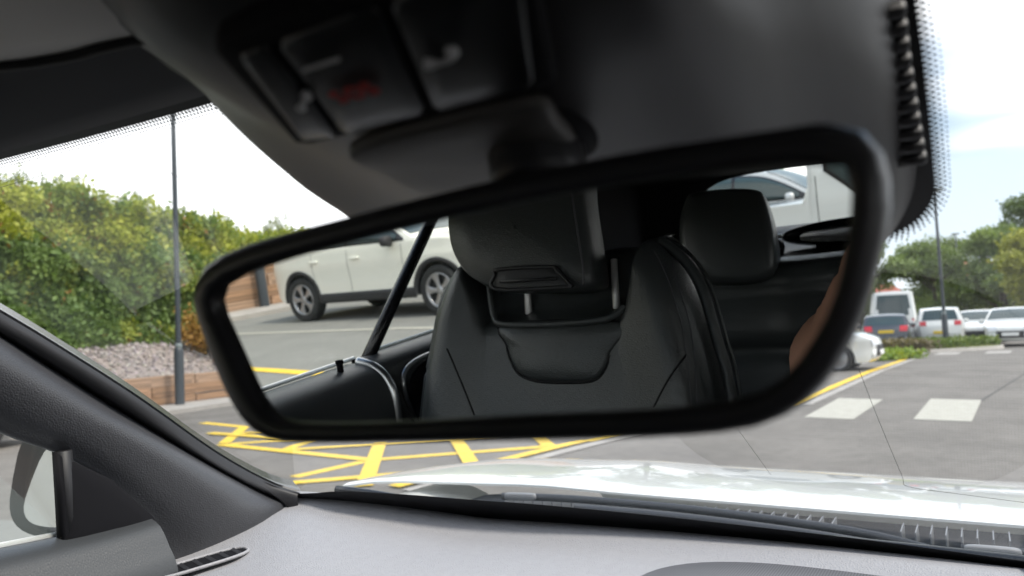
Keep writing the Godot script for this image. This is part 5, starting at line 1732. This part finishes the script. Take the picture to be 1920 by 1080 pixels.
func hatch_spec(paint: String) -> Dictionary:
	return {"L": 4.05, "W": 1.76, "H": 1.45, "belt": 0.93, "paint": paint, "r": 0.315, "zf": -1.27, "zr": 1.28, "sill": 0.21, "nose": 0.50, "clad": false,
		"top": [[-2.02, 0.50], [-2.01, 0.66], [-1.94, 0.78], [-1.6, 0.90], [-1.12, 0.965], [-0.92, 1.00], [-0.5, 1.25], [-0.18, 1.39], [0.2, 1.445], [0.8, 1.445], [1.4, 1.40], [1.60, 1.34], [1.78, 1.12], [1.92, 0.95], [1.98, 0.85], [2.02, 0.66], [2.025, 0.60]],
		"glass": [-0.85, 1.60], "glass_lo": [[-0.85, 0.955], [0.9, 0.98], [1.6, 1.08]], "glass_hi": [[-0.85, 0.985], [-0.5, 1.20], [-0.15, 1.34], [0.3, 1.385], [0.9, 1.38], [1.4, 1.32], [1.6, 1.14]],
		"panes": [[-0.72, 0.18], [0.23, 1.0], [1.05, 1.48]], "pane_lo": [[-0.85, 0.975], [0.9, 1.0], [1.6, 1.10]], "pane_hi": [[-0.74, 1.02], [-0.45, 1.2], [-0.12, 1.32], [0.3, 1.36], [0.9, 1.355], [1.4, 1.27], [1.5, 1.20]],
		"screen": [-0.90, -0.24], "rear": [1.62, 1.86], "doors": [-0.80, 0.2, 0.98], "handles": [0.04, 0.9], "mirror_z": -0.62, "detail": false,
		"ends": [[true, "grille", 0.36, 0.62, -0.62, 0.62, "cladding"], [true, "headlight", 0.62, 0.76, -0.97, -0.58, "head_light"], [true, "headlight", 0.62, 0.76, 0.58, 0.97, "head_light"], [false, "tail_light", 0.80, 1.0, -0.97, -0.62, "tail_light"], [false, "tail_light", 0.80, 1.0, 0.62, 0.97, "tail_light"]]}

func mpv_spec(paint: String) -> Dictionary:
	var d := hatch_spec(paint)
	d.H = 1.62
	d.belt = 1.0
	d.top = [[-2.02, 0.55], [-2.01, 0.74], [-1.94, 0.86], [-1.6, 0.98], [-1.12, 1.05], [-0.95, 1.09], [-0.5, 1.38], [-0.2, 1.53], [0.2, 1.61], [0.8, 1.62], [1.4, 1.60], [1.72, 1.53], [1.86, 1.28], [1.95, 1.05], [2.0, 0.9], [2.02, 0.7], [2.025, 0.62]]
	d.glass_lo = [[-0.85, 1.03], [0.9, 1.05], [1.6, 1.12]]
	d.glass_hi = [[-0.85, 1.06], [-0.5, 1.31], [-0.15, 1.47], [0.3, 1.54], [0.9, 1.54], [1.4, 1.50], [1.6, 1.40]]
	d.pane_lo = [[-0.85, 1.05], [0.9, 1.07], [1.6, 1.14]]
	d.pane_hi = [[-0.74, 1.1], [-0.45, 1.3], [-0.12, 1.45], [0.3, 1.51], [0.9, 1.51], [1.4, 1.46], [1.5, 1.40]]
	d.screen = [-0.93, -0.26]
	d.rear = [1.74, 1.92]
	d.ends = [[true, "grille", 0.42, 0.70, -0.62, 0.62, "cladding"], [true, "headlight", 0.70, 0.84, -0.97, -0.58, "head_light"], [true, "headlight", 0.70, 0.84, 0.58, 0.97, "head_light"], [false, "tail_light", 0.92, 1.10, -0.98, -0.66, "tail_light"], [false, "tail_light", 0.92, 1.10, 0.66, 0.98, "tail_light"]]
	return d

func van_spec() -> Dictionary:
	return {"L": 5.6, "W": 2.0, "H": 2.5, "belt": 1.30, "roof_in": 0.12, "paint": "white_paint", "r": 0.34, "zf": -1.75, "zr": 1.65, "sill": 0.30, "nose": 0.6, "clad": false,
		"top": [[-2.80, 0.60], [-2.79, 0.85], [-2.70, 1.05], [-2.35, 1.20], [-2.10, 1.32], [-1.6, 1.95], [-1.30, 2.32], [-0.8, 2.46], [0.0, 2.5], [2.0, 2.5], [2.6, 2.48], [2.72, 2.40], [2.76, 1.6], [2.79, 0.9], [2.80, 0.7]],
		"glass": [-2.0, -0.75], "glass_lo": [[-2.0, 1.34], [-0.7, 1.34]], "glass_hi": [[-2.0, 1.40], [-1.55, 1.92], [-1.3, 2.05], [-0.75, 2.05]],
		"panes": [[-1.85, -0.82]], "pane_lo": [[-2.0, 1.37], [-0.7, 1.37]], "pane_hi": [[-1.88, 1.47], [-1.52, 1.88], [-1.25, 2.01], [-0.8, 2.01]],
		"screen": [-2.06, -1.36], "rear": [2.725, 2.755], "doors": [-1.95, -0.7, 0.6], "handles": [-0.85], "mirror_z": -1.85, "detail": true,
		"ends": [[true, "grille", 0.70, 0.92, -0.5, 0.5, "cladding"], [true, "headlight", 0.82, 1.06, -0.96, -0.62, "head_light"], [true, "headlight", 0.82, 1.06, 0.62, 0.96, "head_light"], [true, "bumper_trim", 0.36, 0.62, -0.95, 0.95, "cladding"], [false, "tail_light", 0.9, 1.3, -0.98, -0.88, "tail_light"], [false, "tail_light", 0.9, 1.3, 0.88, 0.98, "tail_light"], [false, "rear_glass", 1.45, 2.05, -0.75, 0.75, "car_glass"]]}

func truck_spec() -> Dictionary:
	var d := van_spec()
	d.H = 2.2
	d.top = [[-2.80, 0.60], [-2.79, 0.85], [-2.70, 1.05], [-2.35, 1.20], [-2.10, 1.32], [-1.7, 1.85], [-1.45, 2.10], [-1.2, 2.18], [-0.85, 2.18], [-0.76, 2.14], [-0.72, 2.0], [-0.70, 1.2], [-0.66, 1.06], [-0.5, 1.04], [1.0, 1.04], [2.6, 1.04], [2.76, 1.0], [2.79, 0.85], [2.80, 0.7]]
	d.glass = [-2.0, -0.86]
	d.panes = [[-1.85, -0.90]]
	d.rear = [-0.725, -0.705]
	d.doors = [-1.95, -0.78]
	d.handles = []
	d.glass_lo = [[-2.0, 1.08], [-1.14, 1.08], [-0.86, 1.33]]
	d.pane_lo = [[-2.0, 1.11], [-1.15, 1.11], [-0.90, 1.345]]
	d.ends.pop_back()
	return d

func ground_at(x: float, z: float) -> Vector3:
	return Vector3(x, ground_y(x, z), z)

func build_traffic() -> void:
	var u := Vector2(0.909, 0.417)
	# the pearl white crossover reflected in the mirror
	var mid := Vector2(-10.115, 3.158) + Vector2(-0.417, 0.909) * 0.86
	build_car("crossover", "pearl white crossover with black wheel arches and alloy wheels parked beside the sleeper wall", "car", ground_at(mid.x, mid.y), u, suv_spec())
	var sv := hatch_spec("silver_paint")
	sv.detail = true
	sv.fancy = true
	build_car("hatchback", "silver hatchback parked further back, seen through the rear window in the mirror", "car", ground_at(-7.63, 8.74), u, sv)
	build_car("pickup_truck", "white pickup truck whose cab stands at the right edge of the mirrored rear window", "truck", ground_at(-5.75, 6.58), u, truck_spec())
	# nose of a white car beside the road
	var nose := hatch_spec("white_paint")
	nose.plate = {"front": true, "y": 0.44, "mat": "plate_white"}
	build_car("hatchback", "white car whose nose shows past the mirror beside the yellow kerb line", "car", ground_at(7.15, -19.35), Vector2(0.823, 0.568), nose)
	# cars parked across the road
	var away := Vector2(0.48, -0.877)
	var mp := mpv_spec("white_paint")
	mp.plate = {"front": false, "y": 0.66, "mat": "plate_yellow"}
	build_car("minivan", "tall white car seen from behind, behind the lamp post across the road", "car", ground_at(17.75, -31.2), away, mp)
	var dk := hatch_spec("dark_paint")
	dk.plate = {"front": false, "y": 0.80, "mat": "plate_yellow"}
	build_car("hatchback", "dark grey car with a yellow number plate in front of the white van", "car", ground_at(14.7, -29.6), Vector2(0.44, -0.898), dk)
	build_car("van", "white high-roofed van parked behind the dark grey car", "van", ground_at(18.0, -35.6), Vector2(0.42, -0.907), van_spec())
	var fr := hatch_spec("white_paint")
	fr.plate = {"front": true, "y": 0.50, "mat": "plate_white"}
	build_car("hatchback", "white hatchback facing the camera at the right edge across the road", "car", ground_at(19.3, -28.9), Vector2(-0.60, 0.80), fr)
	build_car("hatchback", "white car parked behind the front-facing white hatchback", "car", ground_at(20.2, -32.5), Vector2(-0.62, 0.785), hatch_spec("white_paint"))
	build_car("hatchback", "silver car in the row between the tall white car and the hatchback", "car", ground_at(22.6, -38.5), Vector2(-0.70, 0.71), hatch_spec("silver_paint"))
	# vehicle seen through the side window
	build_car("van", "white van seen through the side window past the wing mirror", "van", Vector3(-9.1, 0.0, -9.3), Vector2(0.379, -0.926), van_spec())

func build_far() -> void:
	# grass island and verge
	var rng := RandomNumberGenerator.new()
	rng.seed = 21
	var isl := [Vector2(11.9, -27.9), Vector2(14.0, -26.1), Vector2(16.6, -26.0), Vector2(17.5, -27.0), Vector2(17.2, -28.6), Vector2(14.0, -28.9), Vector2(11.5, -29.6)]
	var c := Vector2(14.7, -27.6)
	var rows := [[], [], [], []]
	for p in cat(isl, 4, true):
		rows[0].append(Vector3(p.x, -0.40, p.y))
		rows[1].append(Vector3(p.x, 0.12 - 0.16, p.y))
		var q: Vector2 = p.lerp(c, 0.05)
		rows[2].append(Vector3(q.x, 0.13 - 0.16, q.y))
		q = p.lerp(c, 0.5)
		rows[3].append(Vector3(q.x, 0.30 - 0.16, q.y))
	structure("kerb_island", Geo.new().grid([rows[0], rows[1], rows[2]], true), M.concrete)
	structure("verge", Geo.new().grid([moved(rows[2], Vector3(0, 0.004, 0)), rows[3]], true).fan(rows[3]), M.verge)
	var blade := leaf_mesh(8, 0.16, 0.09, 31)
	var places := []
	var cols := []
	for k in 5000:
		var a := rng.randf() * TAU
		var p := c + Vector2(cos(a) * 2.9, sin(a) * 1.45) * sqrt(rng.randf())
		var left := p.x < 14.6
		places.append(Transform3D(Basis.from_euler(Vector3(rng.randf() * 6, rng.randf() * 6, 0)).scaled(Vector3.ONE * rng.randf_range(0.7, 1.5) * (1.0 if left else 0.9)), Vector3(p.x, 0.0 + rng.randf() * (0.13 if left else 0.10), p.y)))
		cols.append(Color(0.14, 0.11, 0.06).lerp(Color(0.22, 0.18, 0.08), rng.randf()) if left else Color(0.10, 0.15, 0.03).lerp(Color(0.20, 0.24, 0.05), rng.randf()))
	var gr := scatter(self, "grass", blade, M.leaf, places, cols)
	meta(gr, "rough grass and low brown heather on the kerbed island across the road", "grass", "", "stuff")
	places = []
	cols = []
	for k in 900:
		var p := Vector2(10.75, -22.75) + Vector2(rng.randfn(0, 0.55), rng.randfn(0, 0.35))
		places.append(Transform3D(Basis.from_euler(Vector3(rng.randf() * 6, rng.randf() * 6, 0)), Vector3(p.x, -0.05 + rng.randf() * 0.14, p.y)))
		cols.append(Color(0.15, 0.24, 0.02).lerp(Color(0.30, 0.36, 0.03), rng.randf()))
	var g2 := scatter(self, "grass_tuft", blade, M.leaf, places, cols)
	meta(g2, "bright green grass tuft beside the yellow kerb line", "grass", "", "stuff")
	# lamp posts
	lamp_post("slim dark lamp post in front of the hedge and timber wall", Vector3(-7.27, 0.0, -16.15), 8.5)
	lamp_post("tall lamp post across the road in front of the white car", ground_at(15.85, -27.5), 5.95)
	lamp_post("lamp post further off among the trees", ground_at(36.0, -60.0), 8.0)
	lamp_post("lamp post reflected in the mirror beside the timber wall", ground_at(-15.2, 2.80), 6.0)
	# shrubs at the foot of the hedge
	shrub("shrub", "orange-leaved shrub beside the lamp post on the bank", bank(2.6, 1.5, 1.1), 0.75, 1.15, 420, Color(0.34, 0.16, 0.03), Color(0.42, 0.26, 0.05), 3)
	shrub("shrub", "small yellow-green shrub on the stony bank nearest the pillar", bank(-2.9, 0.9, 0.75), 0.7, 0.55, 380, Color(0.22, 0.26, 0.05), Color(0.34, 0.36, 0.08), 4)
	shrub("shrub", "yellowing shrub at the foot of the hedge", bank(-3.4, 2.2, 1.3), 0.8, 1.1, 420, Color(0.22, 0.22, 0.04), Color(0.32, 0.28, 0.05), 5)
	shrub("shrub", "low rust-coloured shrub right of the lamp post", bank(2.6, 0.6, 0.7), 0.40, 0.5, 160, Color(0.34, 0.14, 0.04), Color(0.40, 0.22, 0.06), 6)
	# trees across the car park
	var g0 := Color(0.105, 0.155, 0.05)
	var g1 := Color(0.25, 0.32, 0.09)
	tree("leafy green tree behind the white van", Vector3(26.0, 0, -56.0), 7.2, 3.6, g0, g1, 101)
	tree("loose round tree behind the tall white car", Vector3(32.2, 0, -57.0), 6.9, 3.2, g0, g1, 102)
	tree("broad tree right of the far lamp post", Vector3(35.5, 0, -54.0), 7.6, 3.3, g0, g1, 103)
	tree("tallest tree at the right edge", Vector3(41.0, 0, -58.5), 10.4, 4.6, g0, Color(0.12, 0.17, 0.04), 104, 3400)
	tree("yellow-green young tree at the right edge", Vector3(32.2, 0, -45.4), 6.4, 2.2, Color(0.20, 0.22, 0.03), Color(0.36, 0.36, 0.05), 105, 2200)
	tree("dark tree behind the parked cars", Vector3(38.0, 0, -66.0), 8.0, 4.2, g0 * 0.8, g1 * 0.8, 106)
	tree("green tree beyond the dark grey car", Vector3(22.5, 0, -58.0), 7.0, 3.8, g0, g1, 107)
	for k in 4:
		tree(["leftmost tree of the row beyond the road", "second tree from the left in the row beyond the road", "third tree from the left in the row beyond the road", "tree just left of the leafy one behind the white van"][k], Vector3(-6.0 + k * 8.0, 0, -62.0 + (k % 3) * 3.0), 8.5 + (k % 3), 4.4, g0, g1, 110 + k, 1500)
	# houses beyond the trees
	for h in [[Vector3(32.5, -1.6, -70.0), "red-roofed house glimpsed above the white van"], [Vector3(44.0, 0, -70.0), "pale house glimpsed between the trees"]]:
		var o := top("house", h[1], "house", ground_at(h[0].x, h[0].z) + Vector3(0, h[0].y, 0), 0.3)
		part(o, "wall", Geo.new().box(Vector3(0, 2.0, 0), Vector3(7, 4.4, 6)), M.brick_house)
		var rf := Geo.new().soft(false)
		var a := [Vector3(-3.9, 4.15, -3.5), Vector3(3.9, 4.15, -3.5), Vector3(3.9, 4.15, 3.5), Vector3(-3.9, 4.15, 3.5), Vector3(-3.9, 6.4, 0), Vector3(3.9, 6.4, 0)]
		rf.quad(a[0], a[1], a[5], a[4])
		rf.quad(a[3], a[4], a[5], a[2])
		rf.tri(a[0], a[4], a[3])
		rf.tri(a[1], a[2], a[5])
		rf.quad(a[0], a[3], a[2], a[1])
		part(o, "roof", rf, M.red_roof)
		for k in 2:
			part(o, "window", Geo.new().box(Vector3(-1.8 + 3.6 * k, 2.6, 3.03), Vector3(1.2, 1.1, 0.08)), M.car_glass)
# ---------------------------------------------------------------- the person holding the camera
# a body as one smooth skin round its bones: [joint a, joint b, radius a, radius b, is skin]
func blend_mesh(bones: Array, cell: float, k: float, colors: Array, g: Array) -> void:
	var lo := Vector3.INF
	var hi := -Vector3.INF
	for b in bones:
		for e in 2:
			lo = lo.min(b[e] - Vector3.ONE * (b[2 + e] + cell * 3))
			hi = hi.max(b[e] + Vector3.ONE * (b[2 + e] + cell * 3))
	var n := Vector3i(((hi - lo) / cell).ceil()) + Vector3i.ONE
	var field := PackedFloat32Array()
	field.resize(n.x * n.y * n.z)
	field.fill(1.0)
	for b in bones:
		var blo := Vector3i((((b[0] as Vector3).min(b[1]) - Vector3.ONE * (maxf(b[2], b[3]) + cell * 3 + k) - lo) / cell).floor()).clamp(Vector3i.ZERO, n - Vector3i.ONE)
		var bhi := Vector3i((((b[0] as Vector3).max(b[1]) + Vector3.ONE * (maxf(b[2], b[3]) + cell * 3 + k) - lo) / cell).ceil()).clamp(Vector3i.ZERO, n - Vector3i.ONE)
		var a: Vector3 = b[0]
		var ab: Vector3 = b[1] - b[0]
		var l2 := maxf(ab.length_squared(), 1e-9)
		var r0: float = b[2]
		var dr: float = b[3] - b[2]
		for z in range(blo.z, bhi.z + 1):
			for y in range(blo.y, bhi.y + 1):
				for x in range(blo.x, bhi.x + 1):
					var p := lo + Vector3(x, y, z) * cell
					var t := clampf((p - a).dot(ab) / l2, 0.0, 1.0)
					var d := p.distance_to(a + ab * t) - (r0 + dr * t)
					var i := x + n.x * (y + n.y * z)
					var f := field[i]
					var h := maxf(k - absf(f - d), 0.0) / k
					field[i] = minf(f, d) - h * h * k * 0.25
	var verts := {}
	var st: SurfaceTool = g[0]
	var at := func(x: int, y: int, z: int) -> float: return field[x + n.x * (y + n.y * z)]
	var corner := []
	for c in 8:
		corner.append(Vector3i(c & 1, (c >> 1) & 1, c >> 2))
	var pos := []
	for z in n.z - 1:
		for y in n.y - 1:
			for x in n.x - 1:
				var i := x + n.x * (y + n.y * z)
				var any_in := false
				var any_out := false
				for c in corner:
					if field[i + c.x + n.x * (c.y + n.y * c.z)] < 0.0:
						any_in = true
					else:
						any_out = true
				if not (any_in and any_out):
					continue
				var sum := Vector3.ZERO
				var cnt := 0
				for c in 8:
					for ax in 3:
						if c & (1 << ax):
							continue
						var c2: int = c | (1 << ax)
						var fa: float = field[i + corner[c].x + n.x * (corner[c].y + n.y * corner[c].z)]
						var fb: float = field[i + corner[c2].x + n.x * (corner[c2].y + n.y * corner[c2].z)]
						if (fa < 0.0) != (fb < 0.0):
							sum += Vector3(corner[c]).lerp(Vector3(corner[c2]), fa / (fa - fb))
							cnt += 1
				verts[i] = pos.size()
				pos.append(lo + (Vector3(x, y, z) + sum / cnt) * cell)
	var tint := []
	for p in pos:
		var best := 1e9
		var col: Color = colors[0]
		for b in bones:
			var ab: Vector3 = b[1] - b[0]
			var t: float = clampf((p - b[0]).dot(ab) / maxf(ab.length_squared(), 1e-9), 0.0, 1.0)
			var d: float = p.distance_to(b[0] + ab * t) - lerpf(b[2], b[3], t)
			if d < best:
				best = d
				col = colors[b[4]]
		tint.append(col)
	var quad := func(a: int, b: int, c: int, d: int, flip: bool) -> void:
		var order := [a, b, c, a, c, d] if flip else [a, c, b, a, d, c]
		for v in order:
			st.set_color(tint[v])
			st.add_vertex(pos[v])
	for z in range(1, n.z - 1):
		for y in range(1, n.y - 1):
			for x in range(1, n.x - 1):
				var i := x + n.x * (y + n.y * z)
				var f := field[i] < 0.0
				var sx := 1
				var sy := n.x
				var sz := n.x * n.y
				if f != (field[i + sx] < 0.0):
					quad.call(verts[i - sy - sz], verts[i - sz], verts[i], verts[i - sy], f)
				if f != (field[i + sy] < 0.0):
					quad.call(verts[i - sx - sz], verts[i - sx], verts[i], verts[i - sz], f)
				if f != (field[i + sz] < 0.0):
					quad.call(verts[i - sx - sy], verts[i - sy], verts[i], verts[i - sx], f)

func build_person() -> void:
	var o := top("person", "person in a dark top reaching forward to take the picture, forearm bare", "person", Vector3(-0.017, 0.0, -0.246), deg_to_rad(-32.0))
	var st := SurfaceTool.new()
	st.begin(Mesh.PRIMITIVE_TRIANGLES)
	st.set_smooth_group(0)
	var ls := Vector3(0.27, 1.19, 0.80)
	var le := Vector3(0.060, 1.200, 0.605)
	var lw := Vector3(0.119, 1.355, 0.335)
	var rs := Vector3(0.60, 1.19, 0.80)
	var re := Vector3(0.665, 0.99, 0.70)
	var rw := Vector3(0.58, 0.935, 0.50)
	var hip := Vector3(0.435, 0.78, 0.80)
	var bones := [
		[hip + Vector3(-0.09, 0, 0), hip + Vector3(0.09, 0, 0), 0.125, 0.125, 0], [hip, Vector3(0.435, 1.0, 0.81), 0.14, 0.135, 0], [Vector3(0.37, 1.08, 0.80), Vector3(0.50, 1.08, 0.80), 0.12, 0.12, 0],
		[ls, rs, 0.062, 0.062, 0], [Vector3(0.435, 1.2, 0.80), Vector3(0.425, 1.32, 0.77), 0.06, 0.052, 1], [Vector3(0.425, 1.395, 0.755), Vector3(0.42, 1.46, 0.77), 0.073, 0.088, 1], [Vector3(0.42, 1.37, 0.70), Vector3(0.42, 1.39, 0.73), 0.035, 0.05, 1],
		[ls, ls.lerp(le, 0.75), 0.058, 0.05, 0], [ls.lerp(le, 0.7), le, 0.043, 0.042, 1], [le, le.lerp(lw, 0.35), 0.043, 0.045, 1], [le.lerp(lw, 0.35), lw, 0.045, 0.027, 1],
		[rs, rs.lerp(re, 0.75), 0.058, 0.05, 0], [rs.lerp(re, 0.7), re, 0.043, 0.042, 1], [re, re.lerp(rw, 0.35), 0.043, 0.045, 1], [re.lerp(rw, 0.35), rw, 0.045, 0.027, 1],
		[hip + Vector3(-0.10, 0, 0), Vector3(0.32, 0.80, 0.40), 0.095, 0.065, 2], [hip + Vector3(0.10, 0, 0), Vector3(0.55, 0.80, 0.40), 0.095, 0.065, 2],
		[Vector3(0.32, 0.80, 0.40), Vector3(0.32, 0.47, 0.22), 0.065, 0.042, 2], [Vector3(0.55, 0.80, 0.40), Vector3(0.55, 0.47, 0.22), 0.065, 0.042, 2], [Vector3(0.32, 0.43, 0.24), Vector3(0.32, 0.43, 0.06), 0.042, 0.035, 3], [Vector3(0.55, 0.43, 0.24), Vector3(0.55, 0.43, 0.06), 0.042, 0.035, 3]]
	var colors := [Color(0.020, 0.022, 0.030), Color(0.56, 0.30, 0.225), Color(0.03, 0.035, 0.05), Color(0.01, 0.01, 0.01)]
	blend_mesh(bones, 0.016, 0.03, colors, [st])
	# one hand raised to hold the camera, the other on the thigh
	for h in 2:
		var w: Vector3 = lw if h == 0 else rw
		var palm: Vector3 = Vector3(0.146, 1.362, 0.283) if h == 0 else Vector3(0.56, 0.935, 0.43)
		var grip: Vector3 = Vector3(0.146, 1.378, 0.232) if h == 0 else Vector3(0.55, 0.915, 0.36)
		var out: Vector3 = (Vector3(-1, 0, -0.6) if h == 0 else Vector3(1, 0, 0.6)).normalized()
		var hb := [[w, palm, 0.026, 0.022, 1], [palm + Vector3(0, 0.016, 0), palm + Vector3(0, -0.024, 0), 0.019, 0.018, 1], [w, palm + Vector3(0, -0.02, 0), 0.024, 0.018, 1]]
		for f in 4:
			var a: Vector3 = palm + Vector3(0, 0.026 - 0.017 * f, 0) + out * 0.004
			var b: Vector3 = a + out * (0.016 if f != 3 else 0.012) + (grip - palm) * [0.45, 0.52, 0.48, 0.38][f]
			var c: Vector3 = grip + Vector3(0, 0.024 - 0.016 * f, 0) + out * 0.013 + (palm - grip) * 0.25
			hb.append([a, b, 0.0092, 0.0085, 1])
			hb.append([b, c, 0.0085, 0.0070, 1])
		var th := palm + Vector3(0, -0.016, 0) - out * 0.010
		hb.append([th, th - out * 0.022 + Vector3(0, 0.004, 0), 0.012, 0.0100, 1])
		hb.append([th - out * 0.022 + Vector3(0, 0.004, 0), th - out * 0.036 + Vector3(0, 0.022, 0) + (grip - palm) * 0.25, 0.0100, 0.0080, 1])
		blend_mesh(hb, 0.0045, 0.008, colors, [st])
	st.generate_normals()
	st.index()
	var m := StandardMaterial3D.new()
	m.vertex_color_use_as_albedo = true
	m.roughness = 0.6
	M["person"] = m
	add(o, "body", st.commit(), m)
	part(o, "hair", Geo.new().rbox(Vector3(0.42, 1.475, 0.79), Vector3(0.195, 0.175, 0.20), Basis.IDENTITY, 0.9, 20), M.hair)
